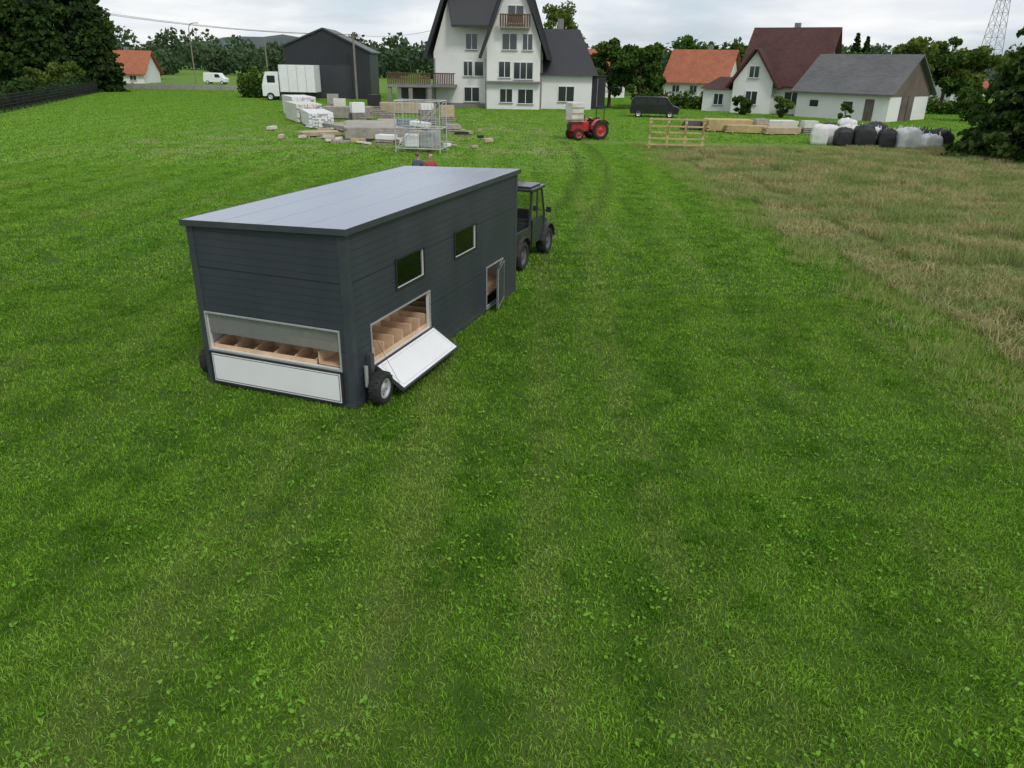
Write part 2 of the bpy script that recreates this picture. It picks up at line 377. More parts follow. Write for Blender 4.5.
def holed_wall(name,p0,ax,length,holes,top,parent,m,thick,mi=None):
    xs=sorted({0,length}|{h[0] for h in holes}|{h[1] for h in holes}); zs=sorted({.06,2.2}|{h[2] for h in holes}|{h[3] for h in holes})+[99]
    ax=Vector(ax); bm=bmesh.new(); g={}
    for x in xs:
        for z in zs:
            zz=top(x) if z==99 else z; v=Vector(p0)+ax*x; g[(x,z)]=bm.verts.new((v.x,v.y,zz))
    for a,b in zip(xs[:-1],xs[1:]):
        for c,d in zip(zs[:-1],zs[1:]):
            cx,cz=(a+b)/2,(c+min(d,2.4))/2
            if any(h[0]<cx<h[1] and h[2]<cz<h[3] for h in holes): continue
            bm.faces.new((g[(a,c)],g[(b,c)],g[(b,d)],g[(a,d)]))
    for v in [v for v in bm.verts if not v.link_faces]: bm.verts.remove(v)
    me=bpy.data.meshes.new(name); bm.to_mesh(me); bm.free(); me.materials.append(m)
    if mi: me.materials.append(mi)
    o=link(bpy.data.objects.new(name,me),parent); s=o.modifiers.new('t','SOLIDIFY'); s.thickness=abs(thick); s.offset=-1
    if mi: s.material_offset=1; s.material_offset_rim=1
    return o
ty=lambda x:HL+(HR-HL)*x/W
rear_holes=[(.12,2.42,.60,1.17)]
side_holes=[(.54,2.45,.50,1.13),(1.36,2.28,1.47,1.91),(3.51,4.45,1.47,1.91),(5.02,5.88,.10,.92)]
left_light_holes=[(.7,2.6,1.0,2.15),(3.0,4.8,1.0,2.15),(5.,6.2,1.0,2.15)]  # unseen left windows, added to let daylight into the interior
holed_wall('rear_wall',(0,0,0),(1,0,0),W,rear_holes,ty,coop,PAN,.06,INNER)
holed_wall('right_wall',(W,0.061,0),(0,1,0),Lc-.122,[(a-.061,b-.061,c,d) for a,b,c,d in side_holes],lambda x:HR,coop,PAN,.06,INNER)
holed_wall('left_wall',(0,Lc-.061,0),(0,-1,0),Lc-.122,[(Lc-.061-b_,Lc-.061-a,c,d) for a,b_,c,d in left_light_holes],lambda x:HL,coop,PAN,.06,INNER)
holed_wall('front_wall',(W,Lc,0),(-1,0,0),W,[(.8,1.7,.2,1.9)],lambda x:ty(W-x),coop,PAN,.06,INNER)
def roof_mat():
    m,nt=newmat('roof_sheet'); tc=N(nt,'ShaderNodeTexCoord'); o=N(nt,'ShaderNodeOutputMaterial'); p=N(nt,'ShaderNodeBsdfPrincipled')
    n=noise(nt,tc.outputs['Object'],.6,4,.55,(1,.5,1))
    L(nt,mixc(nt,ramp(nt,n,.3,.7),(.27,.305,.37),(.33,.365,.43)),p.inputs['Base Color'])
    L(nt,math_(nt,'MULTIPLY_ADD',n,.14,.20),p.inputs['Roughness']); p.inputs['Specular IOR Level'].default_value=1.
    b=N(nt,'ShaderNodeBump'); b.inputs['Strength'].default_value=.15; b.inputs['Distance'].default_value=.002
    L(nt,math_(nt,'MULTIPLY',n,2.),b.inputs['Height']); L(nt,b.outputs[0],p.inputs['Normal'])
    L(nt,p.outputs[0],o.inputs[0]); return m
ROOF=roof_mat()
ov=.05; th=.045
def rz(x): return HL+(HR-HL)*x/W+.003
x0,x1,y0,y1=-ov,W+ov,-ov,Lc+ov
r=MB('roof',coop,.006)
r.poly([(x0,y0,rz(x0)),(x1,y0,rz(x1)),(x1,y1,rz(x1)),(x0,y1,rz(x0)),(x0,y0,rz(x0)+th),(x1,y0,rz(x1)+th),(x1,y1,rz(x1)+th),(x0,y1,rz(x0)+th)],
   [(0,3,2,1),(4,5,6,7),(0,1,5,4),(1,2,6,5),(2,3,7,6),(3,0,4,7)],ROOF)
r.obj()
r=MB('roof_ribs',coop)
for k in range(1,4):
    x=x0+(x1-x0)*k/4; z=rz(x)+th+.001
    r.poly([(x-.014,y0+.01,z),(x+.014,y0+.01,z),(x+.014,y1-.01,z),(x-.014,y1-.01,z),(x,y0+.01,z+.003),(x,y1-.01,z+.003)],[(0,4,5,3),(1,2,5,4)],ROOF)
r.obj()
r=MB('roof_edge_trim',coop,.004)
r.box((x0-.012,x1+.012),(y0-.014,y0-.002),(rz(x0)-.04,rz(x0)+th+.004),TRIM,rot=RY(-math.atan((HR-HL)/W)),piv=(x0,y0,rz(x0)))
r.box((x1+.002,x1+.014),(y0-.01,y1+.01),(HR-.04,HR+th+.006),TRIM)
r.box((x0-.014,x0-.002),(y0-.01,y1+.01),(HL-.04,HL+th+.006),TRIM); r.obj()
t=MB('corner_trims',coop,.004)
for cx,cy,h in ((0,0,HL),(W,0,HR),(0,Lc,HL),(W,Lc,HR)):
    sx=1 if cx==0 else -1; sy=1 if cy==0 else -1
    ex=cx-sx*.008; ey=cy-sy*.008
    t.box(sorted((ex,cx+sx*.11)),sorted((ey,cy-sy*.001)),(.03,h-.045),TRIM)
    t.box(sorted((ex,cx-sx*.001)),sorted((cy+sy*.001,cy+sy*.11)),(.03,h-.045),TRIM)
t.box((.0,W),(-.010,-.002),(.02,.075),TRIM); t.box((W+.002,W+.010),(.11,Lc-.11),(.03,.12),TRIM); t.obj()
def ring(mb,plane,a0,a1,z0,z1,w,d,m):
    for (p,q,s_,t_) in ((a0-w,a1+w,z1,z1+w),(a0-w,a1+w,z0-w,z0),(a0-w,a0,z0,z1),(a1,a1+w,z0,z1)):
        if plane=='x': mb.box((W+.002,W+d),(p,q),(s_,t_),m)
        elif plane=='y': mb.box((p,q),(-d,-.002),(s_,t_),m)
        elif plane=='l': mb.box((-d,-.002),(p,q),(s_,t_),m)
t=MB('opening_frames',coop,.003)
ring(t,'y',.12,2.42,.60,1.17,.028,.016,ALU)
ring(t,'x',.54,2.45,.50,1.13,.028,.016,ALU)
ring(t,'x',5.02,5.88,.10,.92,.03,.018,ALU)
t.obj()
t=MB('window_frames',coop,.003)
for a,b_ in ((1.36,2.28),(3.51,4.45)): ring(t,'x',a,b_,1.47,1.91,.03,.022,BLK)
for a,b_,c,d in left_light_holes: ring(t,'l',a,b_,c,d,.03,.022,BLK)  # frames of the added, unseen left windows
t.obj()
CG=clearglass('window_glass'); HZ=clearglass('hazy_plastic_sheet',.24)
t=MB('window_glass',coop)
for a,b_ in ((1.36,2.28),(3.51,4.45)): t.box((W-.03,W-.024),(a+.002,b_-.002),(1.472,1.908),CG)
for a,b_,c,d in left_light_holes: t.box((.024,.03),(a+.002,b_-.002),(c+.002,d-.002),CG)  # panes of the left windows added to light the inside
t.obj()
t=MB('rear_plastic_sheet',coop); t.box((.125,2.415),(.03,.034),(.86,1.168),HZ); t.obj()
t=MB('window_mullions',coop)
for a in (1.82,3.98): t.box((W-.05,W-.034),(a-.012,a+.012),(1.472,1.908),BLK)
t.obj()
t=MB('floor',coop); t.box((.065,W-.065),(.065,Lc-.065),(.30,.34),PLY)
t.box((.2,.3),(.3,Lc+.2),(.16,.28),BLK); t.box((W-.3,W-.2),(.3,Lc+.2),(.16,.28),BLK); t.obj()
t=MB('nest_boxes',coop,.003)
t.box((.10,W-.66),(.07,.55),(.52,.545),PLY); t.box((.10,W-.66),(.55,.565),(.50,.76),PLY2); t.box((.10,W-1.4),(1.1,1.115),(.5,.78),PLY); t.box((.10,W-.66),(.066,.08),(.52,.66),PLY2)
for k in range(6):
    x=.12+k*(W-.82)/5
    t.poly([(x-.009,.085,.545),(x+.009,.085,.545),(x+.009,.545,.545),(x-.009,.545,.545),(x-.009,.085,.65),(x+.009,.085,.65),(x+.009,.545,.75),(x-.009,.545,.75)],[(0,3,2,1),(4,5,6,7),(0,1,5,4),(1,2,6,5),(2,3,7,6),(3,0,4,7)],PLY2)
for y_ in np.arange(.7,4.2,.3):
    t.box((W-.62,W-.07),(y_-.009,y_+.009),(.46,.72),PLY2)
t.box((W-.64,W-.62),(.09,4.2),(.45,.80),PLY2); t.box((W-.62,W-.07),(.60,4.2),(.44,.458),PLY); t.box((W-.62,W-.07),(.08,.58),(.60,.62),PLY)
t.box((W-1.3,W-1.28),(.68,4.2),(.45,.80),PLY2)
for y_ in np.arange(.8,4.2,.3): t.box((W-1.27,W-.65),(y_-.009,y_+.009),(.45,.72),PLY)
t.box((W-.085,W-.068),(.60,2.46),(.46,.56),PLY2)
t.obj()
t=MB('perches',coop)
for k in range(4): t.cyl((.1,2.2+k*.35,1.0+k*.12),(W-1.4,2.2+k*.35,1.0+k*.12),.022,PLY2,n=8)
t.tube([(.7,.5,1.02),(1.0,.55,1.08),(1.3,.5,1.0),(1.45,.55,1.05)],.010,BLK); t.obj()
t=MB('rear_flap',coop,.004); t.box((.14,2.42),(-.034,-.012),(.085,.545),WHT)
for q_ in ((.10,2.46,.545,.575),(.10,2.46,.055,.085)): t.box((q_[0],q_[1]),(-.040,-.010),(q_[2],q_[3]),BLK)
t.box((.10,.14),(-.040,-.010),(.085,.545),BLK); t.box((2.42,2.46),(-.040,-.010),(.085,.545),BLK); t.obj()
t=MB('rear_inner_panel',coop); t.box((.17,2.39),(-.039,-.0345),(.12,.51),WHT); t.obj()
t=MB('sealing_strip',coop)
for q_ in (((.16,2.40),(.515,.523)),((.16,2.40),(.107,.115)),((.16,.168),(.115,.515)),((2.392,2.40),(.115,.515))): t.box(q_[0],(-.0375,-.034),q_[1],BLK)
t.obj()
fl=E('side_flap',(W+.02,1.53,.50),0,coop); fl.rotation_euler=(0,math.radians(33),0)
t=MB('flap_panel',fl,.004); t.box((0,.58),(-.99,.99),(-.035,0),TRIM); t.box((.03,.55),(-.955,.955),(.001,.010),WHT); t.obj()
t=MB('flap_frame',fl)
for q_ in (((.0,.03),(-.99,.99)),((.55,.58),(-.99,.99)),((.03,.55),(-.99,-.96)),((.03,.55),(.96,.99))): t.box(q_[0],q_[1],(.001,.014),BLK)
for q_ in (((.07,.078),(-.9,.9)),((.50,.508),(-.9,.9)),((.078,.50),(-.9,-.892)),((.078,.50),(.892,.9))): t.box(q_[0],q_[1],(.0105,.012),ALU)
t.obj()
t=MB('stay_wires',coop)
for y_ in (.60,2.44): t.cyl((W+.01,y_,.95),(W+.42,y_+(-.03 if y_<1 else .03),.27),.003,BLK,n=6)
t.obj()
dr=E('pop_door',(W+.02,5.88,.10),0,coop); dr.rotation_euler=(0,0,math.radians(13))
t=MB('door_leaf',dr,.003); t.box((0,.03),(-.84,0),(0,.80),PAN)
for q_ in (((-.84,-.82),(0,.80)),((-.015,0),(0,.80)),((-.82,-.015),(0,.015)),((-.82,-.015),(.785,.80))): t.box((-.004,.034),q_[0],q_[1],ALU)
t.obj()
t=MB('wheel',coop); t.wheel((W+.22,.36,.25),(1,0,0),.25,.19,TYR,RIM); t.obj()
t=MB('wheel',coop); t.wheel((-.20,.36,.25),(1,0,0),.25,.19,TYR,RIM); t.obj()
t=MB('axle',coop); t.cyl((-.2,.37,.25),(W+.2,.37,.25),.035,BLK); t.box((W+.012,W+.09),(.33,.43),(.2,.75),TRIM); t.box((-.09,-.012),(.33,.43),(.2,.75),TRIM)
t.cyl((W+.07,.22,.30),(W+.07,.22,.62),.03,ALU); t.obj()
t=MB('tow_hitch',coop); t.cyl((.3,Lc,.25),(W/2,Lc+1.2,.38),.035,BLK); t.cyl((W-.3,Lc,.25),(W/2,Lc+1.2,.38),.035,BLK); t.cyl((W/2,Lc+1.1,.38),(W/2,Lc+1.75,.42),.04,BLK)
t.obj()
# ================================================================= UTILITY VEHICLE
utv=E('utility_vehicle',(-.46,18.24,0),-yaw)
UB=mat('utv_paint',(.030,.032,.036),.35,var=.15,coat=.3); UG=mat('utv_grey',(.10,.10,.11),.55,var=.15); RED=mat('tail_lamp_red',(.45,.02,.02),.3,var=.1)
MUD=mat('mud_plastic',(.05,.046,.042),.75,var=.3,scale=8)
t=MB('wheels',utv)
for x in (-.62,.62):
    for y in (0,1.95): t.wheel((x,y,.35),(1,0,0),.35,.28,TYR,UG)
t.obj()
t=MB('chassis',utv,.02); t.box((-.40,.40),(-.35,2.5),(.28,.50),BLK); t.cyl((-.6,0,.33),(.6,0,.33),.04,BLK); t.cyl((-.6,1.95,.33),(.6,1.95,.33),.04,BLK); t.cyl((0,-.35,.38),(0,-.6,.40),.04,BLK)
t.obj()
t=MB('cargo_bed',utv,.02)
t.box((-.66,.66),(-.50,.62),(.66,.70),UG); t.box((-.70,-.66),(-.50,.62),(.62,.98),UB); t.box((.66,.70),(-.50,.62),(.62,.98),UB); t.box((-.66,.66),(-.54,-.50),(.62,.98),UB); t.box((-.66,.66),(.62,.66),(.66,1.02),UB)
t.box((-.64,-.50),(-.556,-.541),(.72,.86),RED); t.box((.50,.64),(-.556,-.541),(.72,.86),RED); t.box((-.3,.3),(-.556,-.541),(.70,.92),UG); t.obj()
t=MB('fenders',utv,.03)
for x in (-.62,.62):
    for y,R in ((0,.45),(1.95,.45)):
        pts=[(y+R*math.cos(a),.35+R*math.sin(a)) for a in np.linspace(.15,math.pi-.15,9)]
        for (a,b),(c,d) in zip(pts[:-1],pts[1:]):
            t.poly([(x-.16,a,b),(x+.16,a,b),(x+.16,c,d),(x-.16,c,d),(x-.16,a,b+.03),(x+.16,a,b+.03),(x+.16,c,d+.03),(x-.16,c,d+.03)],[(0,1,2,3),(4,5,6,7),(0,1,5,4),(1,2,6,5),(2,3,7,6),(3,0,4,7)],MUD)
t.obj()
t=MB('bonnet',utv,.03)
t.poly([(-.62,1.50,.5),(.62,1.50,.5),(.55,2.52,.5),(-.55,2.52,.5),(-.62,1.50,1.08),(.62,1.50,1.08),(.50,2.50,.86),(-.50,2.50,.86)],[(0,3,2,1),(4,5,6,7),(0,1,5,4),(1,2,6,5),(2,3,7,6),(3,0,4,7)],UB)
t.box((-.5,.5),(2.53,2.58),(.45,.75),BLK); t.obj()
t=MB('cab',utv,.012)
cp=lambda x:[(x,.52,.9),(x,.56,1.15),(x,.64,1.80),(x,1.38,1.80),(x,1.66,1.1),(x,1.62,.5)]
for x in (-.68,.68): t.tube(cp(x),.036,BLK); t.cyl((x,.60,1.12),(x,1.64,1.08),.024,BLK); t.cyl((x,1.06,1.1),(x,1.04,1.8),.03,BLK)
t.box((-.75,.75),(.48,1.52),(1.81,1.88),UB); t.box((-.66,.66),(.6,1.4),(1.885,1.925),UB)
t.box((-.66,.66),(.66,.72),(.5,1.12),UB)
t.box((.655,.69),(.76,1.60),(.48,1.08),UB); t.box((-.69,-.655),(.76,1.60),(.48,1.08),UB)
t.cyl((.70,1.50,1.22),(.86,1.48,1.26),.012,BLK); t.box((.80,.94),(1.45,1.48),(1.19,1.33),BLK); t.cyl((-.70,1.50,1.22),(-.86,1.48,1.26),.012,BLK); t.box((-.94,-.80),(1.45,1.48),(1.19,1.33),BLK)
t.obj()
t=MB('cab_glass',utv)
t.poly([(-.64,.58,1.16),(.64,.58,1.16),(.64,.63,1.78),(-.64,.63,1.78)],[(0,1,2,3)],CG)
t.poly([(-.64,1.40,1.78),(.64,1.40,1.78),(.64,1.65,1.12),(-.64,1.65,1.12)],[(0,1,2,3)],CG)
for x in (-.69,.69): t.poly([(x,.62,1.14),(x,.67,1.78),(x,1.38,1.78),(x,1.62,1.12)],[(0,1,2,3)],CG)
t.obj()
t=MB('seats',utv,.03); 
for x in (-.33,.33): t.box((x-.26,x+.26),(.85,1.28),(.60,.74),BLK); t.box((x-.25,x+.25),(.80,.90),(.74,1.35),BLK,rot=RX(.12))
t.cyl((-.33,1.42,1.05),(-.33,1.36,1.10),.17,BLK,n=20); t.obj()
# ================================================================= PEOPLE
def skinfig(name,parent,V,Ed,R,m,root=0,sub=2):
    me=bpy.data.meshes.new(name); me.from_pydata(V,Ed,[]); me.materials.append(m); o=link(bpy.data.objects.new(name,me),parent)
    k=o.modifiers.new('skin','SKIN'); k.use_smooth_shade=True
    for i,v in enumerate(me.skin_vertices[0].data): v.radius=(R[i],R[i]*.85); v.use_root=(i==root)
    s=o.modifiers.new('s','SUBSURF'); s.levels=s.render_levels=sub
    return o
def person(loc,rz,shirt,hairc=(.10,.055,.03)):
    e=E('person',loc,rz); sk=mat('skin',(.50,.31,.24),.55,var=.08); sh=mat('shirt_%d'%int(shirt[0]*100),shirt,.8); jn=mat('jeans',(.05,.07,.12),.85); hr=mat('hair_%d'%int(hairc[0]*100),hairc,.7,var=.3,scale=30); sho=mat('shoe',(.05,.045,.04),.7)
    V=[(0,0,.95),(0,0,1.12),(0,0,1.34),(0,.0,1.46),(.18,0,1.42),(.25,-.02,1.15),(.24,-.14,.93),(-.18,0,1.42),(-.25,-.02,1.15),(-.24,-.14,.93)]
    skinfig('torso',e,V,[(0,1),(1,2),(2,3),(2,4),(4,5),(5,6),(2,7),(7,8),(8,9)],[.16,.15,.17,.07,.075,.055,.042,.075,.055,.042],sh)
    V=[(0,0,.98),(.1,0,.88),(.11,-.03,.50),(.11,.02,.09),(-.1,0,.88),(-.12,.03,.50),(-.12,.05,.09)]
    skinfig('legs',e,V,[(0,1),(1,2),(2,3),(0,4),(4,5),(5,6)],[.16,.10,.07,.05,.10,.07,.05],jn)
    for sx,y in ((.11,.02),(-.12,.05)): skinfig('shoe',e,[(sx,y+.03,.05),(sx,y-.08,.045),(sx,y-.18,.035)],[(0,1),(1,2)],[.045,.045,.035],sho)
    skinfig('head',e,[(0,0,1.42),(0,-.005,1.50),(0,-.02,1.58),(0,-.01,1.66),(0,0,1.71)],[(0,1),(1,2),(2,3),(3,4)],[.055,.055,.082,.098,.06],sk)
    skinfig('hair',e,[(0,.03,1.60),(0,.035,1.69),(0,.01,1.745)],[(0,1),(1,2)],[.088,.11,.07],hr)
    t=MB('face',e); ey=mat('eye',(.03,.02,.02),.3)
    for x in (-.033,.033): t.cyl((x,-.098,1.64),(x,-.108,1.64),.010,ey,n=8)
    t.poly([(0,-.10,1.645),(.014,-.10,1.605),(-.014,-.10,1.605),(0,-.128,1.61)],[(0,1,3),(0,3,2),(1,2,3)],sk); t.box((-.025,.025),(-.098,-.09),(1.567,1.575),mat('lip',(.4,.15,.12),.5)); t.obj()
    for sx in (-1,1):
        skinfig('hand',e,[(sx*.24,-.14,.93),(sx*.24,-.17,.86)],[(0,1)],[.032,.036],sk,sub=1)
        for k in range(4): x=sx*.24+(k-1.5)*.018; skinfig('finger',e,[(x,-.17,.85),(x,-.19,.81),(x,-.185,.775+abs(k-1.4)*.008)],[(0,1),(1,2)],[.010,.009,.008],sk,sub=1)
        skinfig('thumb',e,[(sx*.215,-.16,.88),(sx*.195,-.185,.85),(sx*.19,-.195,.825)],[(0,1),(1,2)],[.011,.010,.008],sk,sub=1)
    return e
person((-3.02,27.2,0),.6,(.35,.06,.05))
person((-3.48,27.4,0),2.6,(.09,.10,.13),(.16,.10,.06))
# ================================================================= BUILDINGS
WALL=mat('white_render',(.74,.74,.72),.85,var=.06,scale=.6); DARKROOF=mat('dark_tile_roof',(.024,.026,.032),.55,var=.25,scale=3,bump=.5,stretch=(1,1,6))
REDROOF=mat('brown_red_tile_roof',(.070,.028,.022),.65,var=.3,scale=3,bump=.5,spec=.3); ORROOF=mat('orange_tile_roof',(.33,.105,.05),.75,var=.25,scale=3)
GREYROOF=mat('weathered_grey_roof',(.11,.11,.11),.75,var=.3,scale=1.5,stretch=(1,4,4)); WOOD=mat('brown_wood',(.10,.055,.03),.7,var=.3,scale=3,stretch=(6,6,1)); PLINTH=mat('plinth_grey',(.22,.21,.20),.9)
GL=glass('dark_window_glass'); PVC=mat('white_pvc',(.72,.72,.72),.4,var=.04)
def win(mb,xc,zc,w,h,y=0.,n=2):
    mb.box((xc-w/2,xc+w/2),(y-.03,y-.01),(zc-h/2,zc+h/2),GL)
    f=.07
    for q in ((xc-w/2-f,xc+w/2+f,zc+h/2,zc+h/2+f),(xc-w/2-f,xc+w/2+f,zc-h/2-f,zc-h/2),(xc-w/2-f,xc-w/2,zc-h/2,zc+h/2),(xc+w/2,xc+w/2+f,zc-h/2,zc+h/2)):
        mb.box((q[0],q[1]),(y-.07,y-.004),(q[2],q[3]),PVC)
    for k in range(1,n): xx=xc-w/2+w*k/n; mb.box((xx-.035,xx+.035),(y-.06,y-.035),(zc-h/2,zc+h/2),PVC)
    mb.box((xc-w/2-.12,xc+w/2+.12),(y-.16,y-.075),(zc-h/2-.12,zc-h/2-.075),PLINTH)
def strip_roof(mb,prof,y0,y1,th,m):
    for (a,b),(c,d) in zip(prof[:-1],prof[1:]):
        dx,dz=c-a,d-b; l=math.hypot(dx,dz); nx,nz=-dz/l*th,dx/l*th
        mb.poly([(a,y0,b),(c,y0,d),(c,y1,d),(a,y1,b),(a+nx,y0,b+nz),(c+nx,y0,d+nz),(c+nx,y1,d+nz),(a+nx,y1,b+nz)],[(0,1,2,3),(4,7,6,5),(0,4,5,1),(1,5,6,2),(2,6,7,3),(3,7,4,0)],m)
def prism(mb,prof,y0,y1,m):
    n=len(prof); mb.poly([(x,y0,z) for x,z in prof]+[(x,y1,z) for x,z in prof],[tuple(range(n)),tuple(range(2*n-1,n-1,-1))]+[(i,i+n,(i+1)%n+n,(i+1)%n) for i in range(n)],m)
def hgable(mb,x0,x1,y0,y1,ze,zr,wall,roof,ov=.5,th=.18,gm_=None):
    ym=(y0+y1)/2; P=[(y0,0),(y0,ze),(ym,zr),(y1,ze),(y1,0)]; n=5
    mb.poly([(x0,y,z) for y,z in P]+[(x1,y,z) for y,z in P],[(0,1,2,3,4),(9,8,7,6,5)]+[(i,(i+1)%5,(i+1)%5+5,i+5) for i in range(5)],wall)
    sl=(zr-ze)/(ym-y0)
    for s in (1,-1):
        ya=ym-s*(ym-y0+ov); za=ze-sl*ov
        V=[(x0-ov,ya,za+.03),(x1+ov,ya,za+.03),(x1+ov,ym,zr+.03),(x0-ov,ym,zr+.03)]; V+=[(a,b,c+th) for a,b,c in V]
        mb.poly(V,[(0,1,2,3),(4,7,6,5),(0,4,5,1),(1,5,6,2),(2,6,7,3),(3,7,4,0)],roof)
H=E('white_house',(0,88,0))
t=MB('walls',H); prof=[(-9.1,0),(2.7,0),(2.7,5.6),(1.0,10.9),(-3.2,14),(-7.4,10.9),(-9.1,5.6)]; prism(t,prof,0,12,WALL)
p2=[(-3.3,.02),(2.4,.02),(2.4,6.6),(.95,10.2),(-.4,13.0),(-1.75,10.2),(-3.3,6.4)]; prism(t,p2,-1.6,-.01,WALL)
t.box((2.72,8.2),(.4,8),(0,3.6),WALL); t.box((-9.15,-3.32),(-.04,-.005),(0,.5),PLINTH); t.obj()
t=MB('roof',H); strip_roof(t,[(-9.9,4.9),(-7.6,11.2),(-3.2,14.4),(1.2,11.2),(3.4,4.9)][::1],-.9,12.6,.35,DARKROOF)
strip_roof(t,[(-3.9,5.0),(-1.9,10.4),(-.4,13.4),(1.1,10.4),(3.1,5.0)],-2.3,-.95,.3,DARKROOF)
V=[(-7.0,-1.6,8.0),(-3.1,-1.6,8.0),(-2.0,0.0,11.3),(-7.6,0,11.3)]; V+=[(a,b+.02,c+.25) for a,b,c in V]
t.poly(V,[(0,1,2,3),(4,7,6,5),(0,4,5,1),(1,5,6,2),(2,6,7,3),(3,7,4,0)],DARKROOF)
V=[(2.3,-.2,3.5),(8.8,-.2,3.5),(8.8,8.6,3.5),(2.3,8.6,3.5),(2.3,4.2,8.2),(6.9,4.2,8.2)]
t.poly(V,[(0,1,5,4),(1,2,5),(2,3,4,5),(0,4,3),(0,3,2,1)],DARKROOF); t.obj()
t=MB('windows',H)
win(t,-.9,6.7,1.5,1.5,-1.6); win(t,1.0,6.7,1.0,1.5,-1.6); win(t,-1.4,4.0,1.2,1.5,-1.6); win(t,.6,3.9,2.0,1.6,-1.6,3); win(t,-1.2,1.4,1.3,1.3,-1.6); win(t,.9,1.35,1.6,1.4,-1.6)
win(t,-5.0,6.7,1.2,1.5); win(t,-5.4,4.0,.9,1.4); win(t,-4.2,4.0,.9,1.4,n=1); win(t,-5.0,1.4,1.6,1.4); win(t,5.4,1.6,1.7,1.5,.4); win(t,-.3,9.3,1.6,1.6,-1.6)
for x,y in ((-9.0,-.09),(2.6,-.09),(-3.4,-1.68)): t.cyl((x,y,.1),(x,y,5.),.06,PLINTH,n=6)
t.obj()
t=MB('balconies',H)
t.box((-1.9,1.2),(-2.6,-1.62),(7.95,8.08),PLINTH)
for k in range(13): x=-1.85+k*.25; t.box((x-.09,x+.09),(-2.62,-2.57),(8.1,9.2),WOOD)
t.box((-1.95,1.25),(-2.66,-2.56),(9.2,9.3),WOOD)
t.box((-3.4,2.5),(-2.2,-1.62),(2.72,2.86),PLINTH)
t.obj()
t=MB('terrace',H)
t.box((-13.6,-9.0),(-4.2,3),(2.15,2.4),PLINTH); t.box((-9.0,-6.6),(-2.6,-.01),(2.15,2.4),PLINTH)
for x in (-13.4,-11.2,-9.2): t.box((x-.2,x+.2),(-4.1,-3.7),(0,2.14),PLINTH)
t.box((-13.4,-9.2),(1.,1.2),(0,2.14),WALL); t.box((-12.9,-10.2),(.94,.99),(0,1.95),mat('garage_door',(.10,.09,.085),.6))
for k in range(24): x=-13.5+k*.19; t.box((x-.065,x+.065),(-4.22,-4.17),(2.42,3.45),WOOD)
t.box((-13.65,-8.95),(-4.26,-4.14),(3.45,3.56),WOOD); 
for k in range(12): x=-8.9+k*.19; t.box((x-.065,x+.065),(-2.62,-2.57),(2.42,3.45),WOOD)
t.box((-8.95,-6.6),(-2.66,-2.56),(3.45,3.56),WOOD)
t.obj()
t=MB('chimney',H); t.box((4.4,5.1),(5,5.7),(6,9.3),PLINTH); t.obj()
H=E('white_house',(31,92,0),-math.radians(30))
t=MB('body',H); hgable(t,-4,4,-5.5,5.5,3.3,8.6,WALL,REDROOF,.7); t.obj()
t=MB('front_wing',H); prof=[(-4.4,0),(-.2,0),(-.2,3.2),(-2.3,6.2),(-4.4,3.2)]; prism(t,prof,-7.2,-5.52,WALL); strip_roof(t,[(-5.0,2.5),(-2.3,6.4),(.4,2.5)],-7.7,-2.2,.2,REDROOF); t.obj()
t=MB('porch',H); t.box((-8.0,-4.42),(-6,-1),(0,2.3),WALL); V=[(-8.4,-6.4,2.35),(-4.3,-6.4,2.35),(-4.3,-.6,2.35),(-8.4,-.6,2.35),(-7,-3.5,3.6),(-4.3,-3.5,3.6)]; t.poly(V,[(0,1,5,4),(1,2,5),(2,3,4,5),(0,4,3),(0,3,2,1)],REDROOF); t.obj()
t=MB('windows',H); win(t,-2.3,1.6,1.2,1.3,-7.2); win(t,-2.3,4.2,1.,1.1,-7.2); win(t,1.6,1.6,1.5,1.3,-5.5); win(t,-6.2,1.3,1.,1.1,-6.)
for y,z,w in ((-2,1.6,1.3),(2,1.6,1.3),(-1.2,4.6,1.1),(1.2,4.6,1.1)): t.box((4.01,4.04),(y-w/2,y+w/2),(z-.65,z+.65),GL); t.box((4.005,4.03),(y-w/2-.1,y+w/2+.1),(z+.66,z+.74),PVC)
t.box((4.0,4.9),(-2.2,2.2),(3.1,3.25),PLINTH); 
for k in range(20): t.box((4.84,4.88),(-2.15+k*.22,-2.05+k*.22),(3.25,4.2),WOOD)
t.obj()
t=MB('chimney',H); t.box((-.5,.1),(.8,1.4),(7,9.3),PLINTH); t.obj()
a=-math.radians(48); H=E('old_barn',(35.4-9.5*math.cos(a),76-9.5*math.sin(a),0),a)
OW=mat('old_brown_boards',(.13,.10,.08),.85,var=.35,scale=2,stretch=(6,6,.5))
t=MB('body',H); hgable(t,0,9.5,0,9,2.7,5.9,WALL,GREYROOF,.55,.14); t.obj()
t=MB('gable_boards',H); t.poly([(9.52,-.02,2.3),(9.52,9.02,2.3),(9.52,9.02,2.75),(9.52,4.5,5.85),(9.52,-.02,2.75),(9.58,-.02,2.3),(9.58,9.02,2.3),(9.58,9.02,2.75),(9.58,4.5,5.85),(9.58,-.02,2.75)],[(0,1,2,3,4),(5,9,8,7,6),(0,5,6,1)],OW)
t.box((9.52,9.57),(2.6,5.4),(.0,2.28),OW); t.box((9.575,9.6),(3.95,4.05),(.0,2.28),BLK)
t.box((1.5,2.4),(-.03,-.005),(1.1,1.7),GL); t.box((5.,6.),(-.03,-.005),(1.1,1.7),GL); t.box((7.2,8.1),(-.04,-.005),(0.,2.),OW); t.obj()
H=E('dark_metal_hall',(-29.4,102.5,0),math.radians(3))
DM=mat('dark_cladding',(.022,.025,.030),.5,var=.2,scale=1,stretch=(8,8,.2)); DR=mat('dark_hall_roof',(.05,.052,.058),.45,var=.15)
